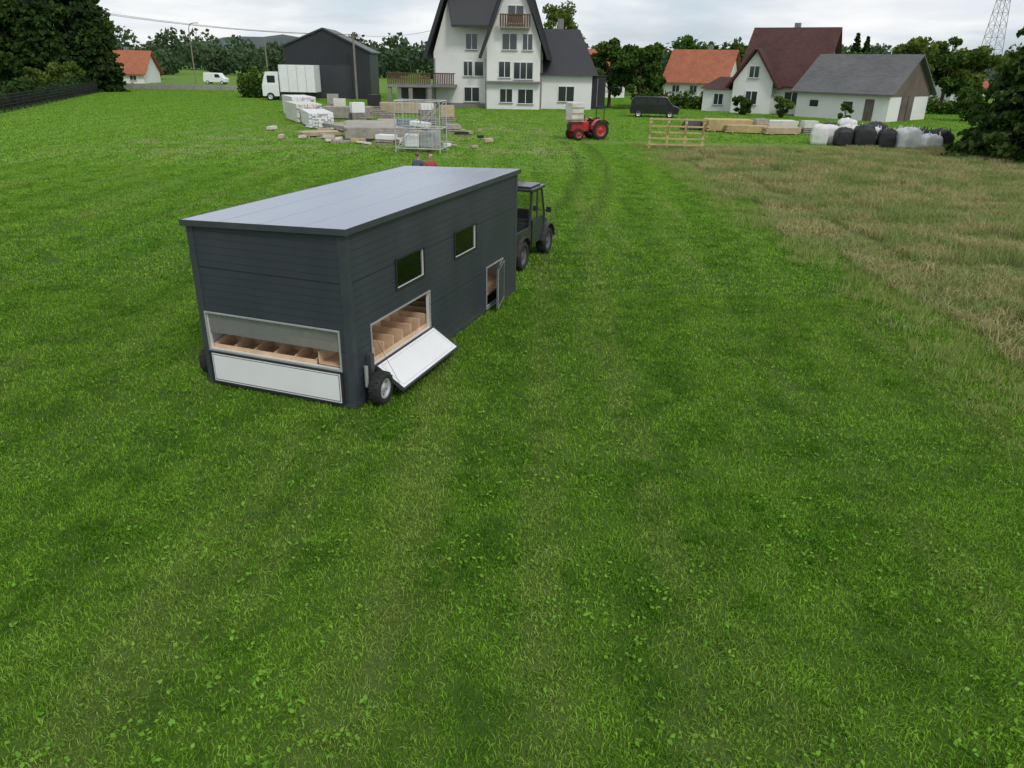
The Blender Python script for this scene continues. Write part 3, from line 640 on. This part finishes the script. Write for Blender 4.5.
t=MB('body',H); prism(t,[(0,0),(10.6,0),(10.6,5.5),(5.0,8.1),(0,6.1)],0,9,DM); t.obj()
t=MB('roof',H); strip_roof(t,[(-.3,6.02),(5.0,8.14),(10.9,5.42)],-.25,9.3,.18,DR); t.box((4.2,8.2),(-.06,-.01),(0,4.0),mat('hall_gate',(.04,.043,.05),.5)); 
for k in range(1,11): t.box((k*.93-.02,k*.93+.02),(-.03,-.005),(.02,5.4),DR)
t.obj()
def cottage(name,loc,rz,L_,W_,ze,zr,roof,wall=WALL):
    H=E(name,loc,rz); t=MB('body',H); hgable(t,-L_/2,L_/2,-W_/2,W_/2,ze,zr,wall,roof,.6)
    for x in (-L_*.3,0,L_*.3): win(t,x,ze*.5,1.1,ze*.38,-W_/2)
    t.box((.3,1.0),(.3,1.0),(zr-1.2,zr+.8),PLINTH); t.obj(); return H
cottage('orange_roof_house',(-74.0,152,0),.1,9.5,9,1.9,5.4,ORROOF)
cottage('orange_roof_house',(30.0,131,0),-.5,9.5,9,2.6,6.9,ORROOF)
cottage('orange_roof_house',(70.5,131,0),.2,6,8,2.5,5.3,ORROOF)
cottage('orange_roof_house',(-47,185,0),.1,5,6,2.2,5.4,ORROOF)
cottage('orange_roof_house',(12.5,125,0),.4,5,8,3.4,6.6,ORROOF)
# ================================================================= VEHICLES etc. in the yard
WP=mat('white_truck_body',(.80,.81,.82),.45,var=.05)
T=E('box_truck',(-30.6,96.0,0))
t=MB('box',T,.04); t.box((2.2,6.5),(-.2,2.3),(1.0,4.0),WP)
for k in range(5): t.box((2.2+k*1.06,2.26+k*1.06),(-.23,-.2),(1.0,4.0),ALU)
t.obj()
t=MB('cab',T,.08); t.poly([(0,0,.5),(2.0,0,.5),(2.0,2.1,.5),(0,2.1,.5),(.0,0,1.7),(.45,.1,3.2),(2.0,.1,3.2),(2.0,2.0,3.2),(.45,2.0,3.2),(0,2.1,1.7),(2.0,0,1.7),(2.0,2.1,1.7)],[(0,1,10,4),(4,10,6,5),(3,9,11,2),(9,8,7,11),(0,4,9,3),(4,5,8,9),(5,6,7,8),(1,2,11,7,6,10),(0,3,2,1)],WP)
t.box((.65,1.6),(.02,.045),(1.8,2.8),GL); t.obj()
t=MB('wheels',T)
for x in (.95,4.9): t.wheel((x,-.05,.45),(0,1,0),.45,.28,TYR,RIM); t.wheel((x,2.1,.45),(0,1,0),.45,.28,TYR,RIM)
t.box((.3,6.1),(.3,1.8),(.55,.95),BLK); t.obj()
V_=E('black_van',(13.4,77.6,0),math.radians(-8))
VP=mat('van_paint',(.012,.013,.016),.25,var=.1,coat=.6)
t=MB('body',V_,.06)
pr=[(-2.3,.35),(2.3,.35),(2.38,.95),(1.75,1.15),(1.1,1.88),(-1.9,1.95),(-2.25,1.6),(-2.36,.8)]
prism(t,pr,-.9,.9,VP); t.obj()
t=MB('windows',V_)
for a,b_ in ((-1.95,-.85),(-.75,.15),(.25,1.15)): t.poly([(a,-.912,1.2),(b_,-.912,1.2),(min(b_,.95) if b_>1 else b_,-.912,1.72),(a+.05,-.912,1.72)],[(0,1,2,3)],GL)
t.box((2.2,2.36),(-.8,-.5),(.75,.9),RIM); t.obj()
t=MB('wheels',V_)
for x in (-1.5,1.5): t.wheel((x,-.82,.33),(0,1,0),.33,.22,TYR,RIM); t.wheel((x,.82,.33),(0,1,0),.33,.22,TYR,RIM)
t.obj()
T=E('red_tractor',(4.75,53,0),math.radians(205))
TR=mat('tractor_red',(.42,.03,.03),.4,var=.15,coat=.3); TAN=mat('tan_crate',(.42,.33,.22),.75,var=.2)
t=MB('wheels',T)
for y in (-.62,.62): t.wheel((-.65,y,.62),(0,1,0),.62,.32,TYR,TR); t.wheel((.95,y*.85,.38),(0,1,0),.38,.22,TYR,TR)
t.obj()
t=MB('bonnet',T,.05); t.box((.05,1.35),(-.30,.30),(.55,1.15),TR); t.box((1.36,1.42),(-.26,.26),(.6,1.05),BLK); t.box((-.9,.05),(-.28,.28),(.45,.85),BLK); t.cyl((.35,.2,1.15),(.35,.2,1.55),.035,BLK); t.obj()
t=MB('mudguards',T,.03)
for y in (-.62,.62):
    pts=[(-.65+.70*math.cos(a),.62+.70*math.sin(a)) for a in np.linspace(.1,2.6,9)]
    for (a,b_),(c,d) in zip(pts[:-1],pts[1:]): t.poly([(a,y-.19,b_),(a,y+.19,b_),(c,y+.19,d),(c,y-.19,d),(a,y-.19,b_+.03),(a,y+.19,b_+.03),(c,y+.19,d+.03),(c,y-.19,d+.03)],[(0,1,2,3),(4,5,6,7),(0,1,5,4),(1,2,6,5),(2,3,7,6),(3,0,4,7)],TR)
t.box((-.75,-.35),(-.24,.24),(.95,1.05),BLK); t.box((-.82,-.74),(-.24,.24),(1.0,1.4),BLK)
for y in (-.5,.5): t.cyl((-.95,y,1.2),(-.95,y,2.05),.03,BLK)
t.cyl((-.95,-.5,2.05),(-.95,.5,2.05),.03,BLK); t.cyl((-.1,0,1.0),(-.2,0,1.28),.02,BLK); t.cyl((-.19,0,1.27),(-.21,0,1.30),.18,BLK,n=16); t.obj()
t=MB('white_load',T,.04); t.box((.55,1.45),(-.45,.45),(1.25,2.35),mat('load_white',(.62,.60,.55),.7)); t.obj()
t=MB('load_cradle',T); t.box((.5,1.5),(-.5,.5),(1.17,1.22),TAN)
for k in range(3): t.box((.52,1.48),(-.475,-.452),(1.3+k*.35,1.38+k*.35),TAN); t.box((.52,1.48),(.452,.475),(1.3+k*.35,1.38+k*.35),TAN)
t.obj()
T=E('wooden_rack',(9.65,47.2,0),math.radians(-6)); YW=mat('fresh_timber',(.50,.38,.18),.7,var=.2,scale=4)
t=MB('frame',T)
for x in (-1.6,-.55,.5,1.55):
    t.box((x-.06,x+.06),(-.05,.05),(0,1.8),YW); t.box((x-.04,x+.04),(-.04,.04),(-.1,1.85),YW,rot=RX(.45),piv=(x,.4,.9))
for z in (.25,.6,.95,1.3,1.7): t.box((-1.7,1.65),(-.08,-.052),(z,z+.09),YW)
t.box((-1.7,1.65),(.75,.8),(.1,.2),YW); t.obj()
GALV=mat('galvanised_steel',(.55,.56,.57),.4,.4,var=.15)
T=E('steel_cage',(-5.3,43.6,0),math.radians(-8)); t=MB('frame',T)
x0,x1,y0,y1=-1.25,1.25,-.8,.8
for x in (x0,x1):
    for y in (y0,y1): t.cyl((x,y,0),(x,y,2.75),.035,GALV,n=6)
for z in (.25,1.3,2.7):
    for y in (y0,y1): t.cyl((x0,y,z),(x1,y,z),.03,GALV,n=6)
    for x in (x0,x1): t.cyl((x,y0,z),(x,y1,z),.03,GALV,n=6)
for y in (y0,y1): t.cyl((x0,y,.25),(x1,y,2.7),.025,GALV,n=6)
for k in range(1,12):
    x=x0+k*(x1-x0)/12
    for y in (y0,y1): t.cyl((x,y,.25),(x,y,2.7),.010,GALV,n=4)
for k in range(1,9):
    z=.25+k*2.4/9
    for y in (y0,y1): t.cyl((x0,y,z),(x1,y,z),.009,GALV,n=4)
t.obj(); t=MB('contents',T,.04); t.box((-.9,-.1),(-.5,.3),(.3,.95),WHT,rot=RZ(.2)); t.box((.1,.9),(-.5,.4),(.3,1.15),mat('grey_sack',(.4,.4,.4),.8),rot=RZ(-.3)); t.box((-.6,.5),(-.3,.4),(1.35,1.6),WHT,rot=RY(.1)); t.obj()
def pallet_stack(loc,rz,n=3,m=None,top=None,name='pallet_stack',s=1.):
    m=m or mat('grey_pallet_wood',(.30,.27,.23),.85,var=.3,scale=4); T=E(name,loc,rz); t=MB('pallets',T)
    for k in range(n):
        z=k*.15
        for y in (-.38,0,.38): t.box((-.6*s,.6*s),(y-.05,y+.05),(z,z+.09),m)
        for i in range(6): x=-.55*s+i*.22*s; t.box((x-.07*s,x+.07*s),(-.4,.4),(z+.092,z+.115),m)
    if top: t.box((-.55*s,.55*s),(-.38,.38),(n*.15,n*.15+top[0]),top[1])
    t.obj()
def board_stack(name,loc,rz,Lb,Wb,nl,m,th=.05,gap=0.):
    T=E(name,loc,rz); t=MB('boards',T); q=random.Random(int(loc[0]*10))
    for k in range(nl):
        nb=max(2,int(Wb/.22))
        for i in range(nb):
            y=-Wb/2+i*Wb/nb; dx=q.uniform(-.12,.12); t.box((-Lb/2+dx,Lb/2+dx),(y+.01,y+Wb/nb-.01),(.1+k*(th+.012),.1+k*(th+.012)+th),m)
    for x in (-Lb*.35,Lb*.35): t.box((x-.05,x+.05),(-Wb/2,Wb/2),(0,.095),m)
    t.obj()
GW=mat('weathered_boards',(.36,.33,.29),.85,var=.25); PW=mat('pale_foam_boards',(.66,.64,.58),.7,var=.1); CPL=mat('pale_ply',(.48,.38,.26),.7)
board_stack('weathered_board_platform',(-9.6,53.0,0),.2,3.8,6.5,6,GW,.10)
board_stack('timber_board_pile',(-12.3,56.5,0),-.9,4.5,1.6,5,GW)
board_stack('white_panel_stack',(-15.2,60.,0),-1.2,5.0,1.8,9,WHT,.10)
board_stack('white_panel_stack',(-17.4,64.5,0),-1.1,4.6,2.0,12,PW,.10)
board_stack('white_panel_stack',(-19.5,71,0),-1.1,4.6,2.0,14,WHT,.10)
board_stack('plywood_stack',(-13.0,51.6,0),.5,2.4,1.2,4,CPL)
board_stack('plywood_stack',(-9.0,60.0,0),.1,3.,1.4,8,CPL)
board_stack('timber_board_pile',(-14.5,68,0),.1,4.,1.6,10,GW,.08)
board_stack('timber_board_pile',(-10.5,76,0),.1,5.,1.6,10,CPL,.08)
pallet_stack((-10.9,48.,0),.4,1); pallet_stack((-7.9,47.5,0),-.3,2,top=(.25,WHT)); pallet_stack((-10.5,64,0),.1,5); pallet_stack((-6.5,58,0),.3,6); pallet_stack((-13.5,67,0),.5,4,top=(.8,WHT)); pallet_stack((-4.6,48.5,0),1.,1)
pallet_stack((-21.5,75,0),.2,3,top=(1.,WP)); pallet_stack((-16.5,74,0),.2,3,top=(.9,PW)); pallet_stack((-12.5,72,0),.2,4); pallet_stack((-8,70,0),.4,5,top=(.5,WHT)); pallet_stack((-4.6,56,0),.4,2,top=(.3,GW))
pallet_stack((-7.3,52,0),.4,3,top=(.7,mat('blue_grey_drums',(.18,.22,.27),.5))); pallet_stack((-5.8,66,0),.2,3,top=(.9,CPL)); pallet_stack((-18.5,80,0),.2,4,top=(.9,GW)); pallet_stack((-6.3,49.5,0),.8,2,top=(.35,CPL)); pallet_stack((-14,78,0),.8,4,top=(1.,BLK))
t=MB('timber_offcuts'); q=random.Random(9)
cols=[GW,PW,WHT,YW,BLK,TAN,GW,CPL]
for k in range(110):
    x=q.gauss(-9,3.2); y=q.uniform(46,60)+(-x-8)*.5; l=q.uniform(.25,1.1); w=q.uniform(.06,.4); z=q.uniform(.06,.12)
    t.box((x-l/2,x+l/2),(y-w/2,y+w/2),(z,z+q.uniform(.04,.2)),q.choice(cols),rot=RZ(q.uniform(0,3.1))@RY(q.uniform(-.05,.05)))
t.obj()
board_stack('timber_board_pile',(16.6,62,0),.05,3.6,1.8,8,YW,.09); board_stack('timber_board_pile',(17.6,60.3,0),-.15,3.0,1.2,5,YW,.09)
board_stack('timber_board_pile',(20.0,60.,0),.2,2.8,1.6,4,CPL,.1); board_stack('white_panel_stack',(21.2,64.,0),.1,2.6,1.6,6,PW,.1)
pallet_stack((18.9,61.3,0),.3,4,top=(.4,GW)); pallet_stack((22.6,61,0),.1,3,top=(.5,PW))
T=E('dark_tarp_pile',(14.1,63,0)); t=MB('tarp',T,.1); t.poly([(-1,-.6,0),(1,-.6,0),(1.1,.6,0),(-1,.7,0),(-.7,-.4,.5),(.5,-.4,.75),(.8,.4,.6),(-.6,.4,.8)],[(0,3,2,1),(4,5,6,7),(0,1,5,4),(1,2,6,5),(2,3,7,6),(3,0,4,7)],BLK); t.obj()
def bigbag(loc,m,s,rz,seed):
    q=random.Random(seed); me=bpy.data.meshes.new('big_bag'); bm=bmesh.new(); bmesh.ops.create_cube(bm,size=1.); bmesh.ops.subdivide_edges(bm,edges=bm.edges,cuts=5,use_grid_fill=True)
    for v in bm.verts:
        b=1+.10*math.cos(v.co.z*math.pi)+.03*math.sin(v.co.z*17+seed)
        v.co.x*=b; v.co.y*=b; r_=math.hypot(v.co.x,v.co.y)
        if v.co.z>.45: v.co.z+=.12-.45*r_*r_+q.uniform(-.07,.07)
        v.co+=Vector((q.uniform(-.035,.035),q.uniform(-.035,.035),0)); v.co.z+=.5
    for f in bm.faces: f.smooth=True
    bm.to_mesh(me); bm.free(); me.materials.append(m); o=link(bpy.data.objects.new('bag',me)); 
    E_=E('big_bag',loc,rz); o.parent=E_; o.scale=(s,s,s*q.uniform(.9,1.2))
    t=MB('lifting_loops',E_)
    for sx in (-1,1):
        for sy in (-1,1): t.tube([(sx*.4*s,sy*.4*s,.9*s),(sx*.36*s,sy*.30*s,1.2*s),(sx*.30*s,sy*.4*s,.92*s)],.02,m,5)
    t.obj()
WB=mat('white_woven_bag',(.68,.68,.66),.8,var=.1,scale=6,bump=.4); BB=mat('black_woven_bag',(.02,.02,.023),.6,var=.2,bump=.4)
q=random.Random(4)
for k,(x,y,c) in enumerate([(20.2,52.4,0),(21.1,53.0,0),(21.5,51.6,1),(22.4,52.6,0),(22.7,51.3,1),(23.6,52.2,0),(24.0,50.9,1),(24.8,51.8,0),(25.1,50.4,0),(26.0,51.,1),(26.2,49.7,0),(27.0,50.2,1),(22.8,54.5,0),(24.6,54,1),(26.2,53.,0),(21.6,54.3,1)]):
    bigbag((x,y,0),BB if c else WB,q.uniform(.9,1.2),q.uniform(-.4,.4),k)
# ================================================================= POLES, FENCES, TOWER
PW_=mat('grey_pole',(.22,.20,.17),.85,var=.2)
T=E('utility_pole',(-20.3,101,0)); t=MB('pole',T); t.cyl((0,0,0),(0,0,7.8),.16,PW_,.11); t.box((-.7,.7),(-.06,.06),(7.2,7.32),PW_)
for x in (-.6,0,.6): t.cyl((x,0,7.32),(x,0,7.5),.04,WHT)
t.obj()
T=E('utility_pole',(-49,71.6,0)); t=MB('pole',T); t.cyl((0,0,0),(0,0,10),.16,PW_,.11); t.obj()
t=MB('power_lines')
for d,z0 in ((-.6,.0),(0,.0),(.6,.05)):
    A=Vector((-20.3+d,101,7.5+z0)); B=Vector((-49+d,71.6,9.9)); pts=[A.lerp(B,k/16) for k in range(17)]
    pts=[p-Vector((0,0,.9*4*(k/16)*(1-k/16))) for k,p in enumerate(pts)]; t.tube(pts,.018,BLK,4)
A=Vector((-20.3,101,7.5)); B=Vector((-9.,89,7.8)); t.tube([A.lerp(B,k/8)-Vector((0,0,.4*4*(k/8)*(1-k/8))) for k in range(9)],.018,BLK,4); t.obj()
T=E('street_lamp',(-60.5,151,0)); t=MB('pole',T); t.cyl((0,0,0),(0,0,9.2),.13,PW_,.08); t.tube([(0,0,9.2),(.15,0,9.9),(.6,0,10.3),(1.3,0,10.4)],.07,PW_,6); t.box((1.2,1.9),(-.15,.15),(10.3,10.45),GALV); t.obj()
T=E('utility_pole',(-48,155,0)); t=MB('pole',T); t.cyl((0,0,0),(0,0,8.2),.15,PW_,.1); t.box((-.6,.6),(-.05,.05),(7.6,7.7),PW_); t.obj()
T=E('transmission_tower',(173,300,0)); t=MB('lattice',T); TG=mat('tower_steel',(.30,.31,.33),.6,var=.1)
def tw(z): return 3.0*(1-z/46)+.4
zs=list(range(0,44,4))
for a_,b_ in zip(zs[:-1],zs[1:]):
    A=[(sx*tw(a_),sy*tw(a_),a_) for sx,sy in ((-1,-1),(1,-1),(1,1),(-1,1))]; B=[(sx*tw(b_),sy*tw(b_),b_) for sx,sy in ((-1,-1),(1,-1),(1,1),(-1,1))]
    for i in range(4): t.cyl(A[i],B[i],.11,TG,n=4); t.cyl(A[i],B[(i+1)%4],.06,TG,n=4); t.cyl(A[(i+1)%4],B[i],.06,TG,n=4); t.cyl(B[i],B[(i+1)%4],.06,TG,n=4)
for z in (34,38): t.cyl((-6,0,z),(6,0,z),.15,TG,n=4); t.cyl((-6,0,z),(0,0,z+2.5),.1,TG,n=4); t.cyl((6,0,z),(0,0,z+2.5),.1,TG,n=4)
t.obj()
T=E('mesh_fence'); t=MB('fence',T)
A=Vector((-43.2,65.3,0)); B=Vector((-56.6,107.6,0)); A=A+(A-B)*.6; nseg=34
for k in range(nseg+1):
    p=A.lerp(B,k/nseg); t.box((p.x-.04,p.x+.04),(p.y-.04,p.y+.04),(0,1.5),BLK)
for z in (.08,.35,.62,.89,1.16,1.42): t.cyl(A+Vector((0,0,z)),B+Vector((0,0,z)),.018,BLK,n=4)
nn=int((B-A).length/.16)
for k in range(nn): p=A.lerp(B,k/nn); t.cyl(p+Vector((0,0,.05)),p+Vector((0,0,1.45)),.011,BLK,n=3,caps=False)
t.obj()
T=E('low_wall',(-61,123,0)); t=MB('wall',T); CW=mat('grey_concrete',(.30,.30,.27),.85)
t.box((-16,27),(-.15,.15),(0,.75),CW)
for k in range(15): t.box((-16+k*3-.2,-16+k*3+.2),(-.2,-.155),(0,.95),CW)
t.obj()
T=E('parked_van',(-57,152,0)); t=MB('body',T,.08); prism(t,[(-2.1,.35),(2.1,.35),(2.15,1.0),(1.5,1.25),(1.0,1.95),(-2.0,2.0),(-2.15,.8)],-.9,.9,WP); t.obj()
t=MB('windows',T); t.poly([(.1,-.93,1.2),(1.1,-.93,1.2),(.85,-.93,1.75),(.1,-.93,1.75)],[(0,1,2,3)],GL); t.obj()
t=MB('wheels',T)
for x in (-1.35,1.35): t.wheel((x,-.82,.33),(0,1,0),.33,.22,TYR,RIM); t.wheel((x,.82,.33),(0,1,0),.33,.22,TYR,RIM)
t.obj()
T=E('black_cabinet',(8.9,90,0)); t=MB('body',T,.05); t.box((-.9,.9),(-.8,.8),(.15,3.4),BLK); t.box((-.95,.95),(-.85,.85),(3.42,3.6),BLK); t.box((-.02,.02),(-.83,-.805),(.3,3.2),GALV); t.box((-.8,.8),(-.7,.7),(0,.14),PLINTH); t.obj()
# ================================================================= VEGETATION
DG=simple_leaf('dark_conifer_needles',(.014,.032,.010),(.052,.095,.028),.12)
SG=simple_leaf('spruce_needles',(.015,.038,.011),(.068,.12,.030),.12)
G1=simple_leaf('tree_leaves',(.024,.054,.012),(.092,.165,.034),.2)
G2=simple_leaf('light_tree_leaves',(.05,.095,.015),(.16,.21,.05),.3)
G3=simple_leaf('distant_leaves',(.036,.066,.036),(.090,.135,.068),.15)
conifer('spruce_tree',(29.3,43.6,0),12.5,5.0,SG,1,.24,1.6)
conifer('spruce_tree',(33.5,47.5,0),9.5,3.6,SG,2,.28,.8)
conifer('spruce_tree',(26.9,44.6,0),4.6,2.2,SG,4,.20,1.)
for i,(x,y,h,r_) in enumerate([(-68,112,17,4.5),(-62,106,19,4.2),(-58.5,112,17,4.0),(-65,120,20,4.5)]): conifer('spruce_tree',(x,y,0),h,r_,DG,10+i,.42,.9)
broadleaf('oak_tree',(-70,108,0),16,6,G1,40,220,.5,.12,21); broadleaf('maple_tree',(-61,114,0),15,4.6,G1,36,220,.45,.08,22)
broadleaf('lilac_shrub',(-57.6,102.5,0),4.,2.0,G2,24,160,.28,.02,23); broadleaf('lilac_shrub',(-60.5,101,0),3.4,1.8,G2,20,160,.28,.02,24)
mass('dark_hedge',[(-43.8-13.4*k/30-.6,63+44*k/30) for k in range(-16,31)],DG,2.1,1.1,.28,300,seed=31)
broadleaf('round_tree',(10.6,92,0),7.6,2.6,G1,32,240,.30,.12,25); broadleaf('round_tree',(13.7,90,0),6.9,2.3,G1,30,240,.30,.10,26); broadleaf('round_tree',(15.3,96,0),5.6,2.0,G1,24,200,.3,.05,27)
broadleaf('birch_tree',(5.6,112,0),12.4,3.2,G2,26,140,.28,.35,28)
for i,(x,y,h,r_) in enumerate([(28.5,140,10.5,3.2),(33,142,10.,3.),(37,140,9.5,3.),(22,135,8.5,3),(19,132,8.,3),(43,140,9.,3.4)]): broadleaf('garden_tree',(x,y,0),h,r_,G1,24,170,.45,.1,40+i)
for i,(x,y,h,r_) in enumerate([(55,112,9.2,3.4),(61,115,9.6,3.4),(66,118,8.6,3.6),(50,116,8.,3.2),(73,116,9,3.8),(80,118,10,4.2),(46,118,7.4,3)]): broadleaf('garden_tree',(x,y,0),h,r_,G1 if i%2 else G2,24,170,.42,.1,50+i)
for i,(x,y,h) in enumerate([(51.5,125,9.8),(53.5,126,9.4),(38,130,9.5)]): conifer('spruce_tree',(x,y,0),h,1.8,DG,60+i,.35,.5)
mass('thuja_hedge',[(-34.8+.55*k,101.5-.05*k) for k in range(8)],simple_leaf('thuja_leaves',(.04,.085,.015),(.10,.17,.035),.2),3.2,.75,.22,420,seed=33)
broadleaf('garden_shrub',(26.8,80,0),2.2,1.0,G2,14,120,.2,.02,70); broadleaf('garden_shrub',(29.8,72,0),2.0,.6,G1,12,120,.16,.02,71); broadleaf('garden_shrub',(23.6,84,0),2.0,1.2,G1,14,120,.2,.02,72)
broadleaf('garden_shrub',(45.5,80,0),3.0,1.8,G1,16,140,.25,.02,73)
mass('distant_trees',[(-150+k*6.5+rr.uniform(-2,2),235+rr.uniform(-14,14)) for k in range(54)],G3,9.0,5.5,.9,420,seed=34)
mass('distant_trees',[(-170+k*8+rr.uniform(-2,2),330+rr.uniform(-20,20)) for k in range(62)],G3,12.5,7,1.3,380,seed=35)
mass('distant_trees',[(-104+k*3.2,175+rr.uniform(-6,6)) for k in range(9)],G3,5.2,3,.6,300,seed=36)
mass('distant_trees',[(14+k*4.2,150+rr.uniform(-6,6)) for k in range(26)],G3,7.2,3.8,.6,400,seed=37)
mass('garden_hedge',[(15.8+k*.9,94+rr.uniform(-.3,.3)) for k in range(8)]+[(40+k*1.1,92) for k in range(12)],G1,1.9,.9,.25,200,seed=38)
hm=mat('wooded_hill',(.06,.085,.080),.95,var=.3,scale=.02)
t=MB('hills'); pts=[]; nx=80
for i in range(nx+1):
    x=-1100+i*2200/nx; h=11+9*math.sin(x*.004+2.2)+4*math.sin(x*.013)+1.2*math.sin(x*.09)
    pts.append((x,h*(1.25 if x<-200 else .8)))
V=[];
for x,h in pts: V+= [(x,950,-2),(x,1150,h*1.25),(x,1400,-2)]
t.poly(V,[(3*i,3*i+3,3*i+4,3*i+1) for i in range(nx)]+[(3*i+1,3*i+4,3*i+5,3*i+2) for i in range(nx)],hm,True); t.obj()
# ================================================================= LIGHT, SKY, CAMERA
sun_el,sun_az=math.radians(48),math.radians(150)
w=bpy.data.worlds.new('World'); S.world=w; w.use_nodes=True; nt=w.node_tree; nt.nodes.clear()
o=N(nt,'ShaderNodeOutputWorld'); bg=N(nt,'ShaderNodeBackground'); bg.inputs[1].default_value=.12
sky=N(nt,'ShaderNodeTexSky'); sky.sky_type='NISHITA'; sky.sun_disc=False; sky.sun_elevation=sun_el; sky.sun_rotation=sun_az; sky.air_density=1.; sky.dust_density=1.5
tc=N(nt,'ShaderNodeTexCoord'); s=N(nt,'ShaderNodeSeparateXYZ'); L(nt,tc.outputs['Generated'],s.inputs[0])
den=math_(nt,'ADD',math_(nt,'MAXIMUM',s.outputs[2],0.),.16)
cv=N(nt,'ShaderNodeCombineXYZ'); L(nt,math_(nt,'DIVIDE',s.outputs[0],den),cv.inputs[0]); L(nt,math_(nt,'DIVIDE',s.outputs[1],den),cv.inputs[1])
n1=noise(nt,cv.outputs[0],.75,5,.5); n2=noise(nt,cv.outputs[0],1.4,4,.5)
cloud=mixc(nt,ramp(nt,n2,.33,.68),(6.6,6.95,7.4),(8.3,8.35,8.35))
blue=mixc(nt,.6,sky.outputs[0],(4.6,5.7,6.9))
c=mixc(nt,math_(nt,'MULTIPLY_ADD',ramp(nt,n1,.34,.60),.85,.15),blue,cloud)
L(nt,c,bg.inputs[0]); L(nt,bg.outputs[0],o.inputs[0])
sd=bpy.data.lights.new('sun','SUN'); sd.energy=1.4; sd.angle=math.radians(12); sd.color=(1,.96,.90)
so=link(bpy.data.objects.new('sun',sd)); dirv=Vector((math.sin(sun_az)*math.cos(sun_el),math.cos(sun_az)*math.cos(sun_el),math.sin(sun_el)))
so.rotation_euler=dirv.to_track_quat('Z','Y').to_euler()
cd=bpy.data.cameras.new('camera'); cam=link(bpy.data.objects.new('camera',cd)); S.camera=cam
cd.sensor_width=36; cd.lens=36*745.8/1024; cd.clip_end=6000; cd.clip_start=.1
cam.location=(0,0,4.7)
p,r_=.407,.018
F=Vector((0,math.cos(p),-math.sin(p))); R0=Vector((1,0,0)); D0=Vector((0,-math.sin(p),-math.cos(p)))
R=math.cos(r_)*R0-math.sin(r_)*D0; D=math.sin(r_)*R0+math.cos(r_)*D0
cam.rotation_euler=Matrix(((R.x,-D.x,-F.x),(R.y,-D.y,-F.y),(R.z,-D.z,-F.z))).to_euler()
S.view_settings.view_transform='Standard'; S.view_settings.look='None'; S.view_settings.exposure=0; S.view_settings.gamma=1
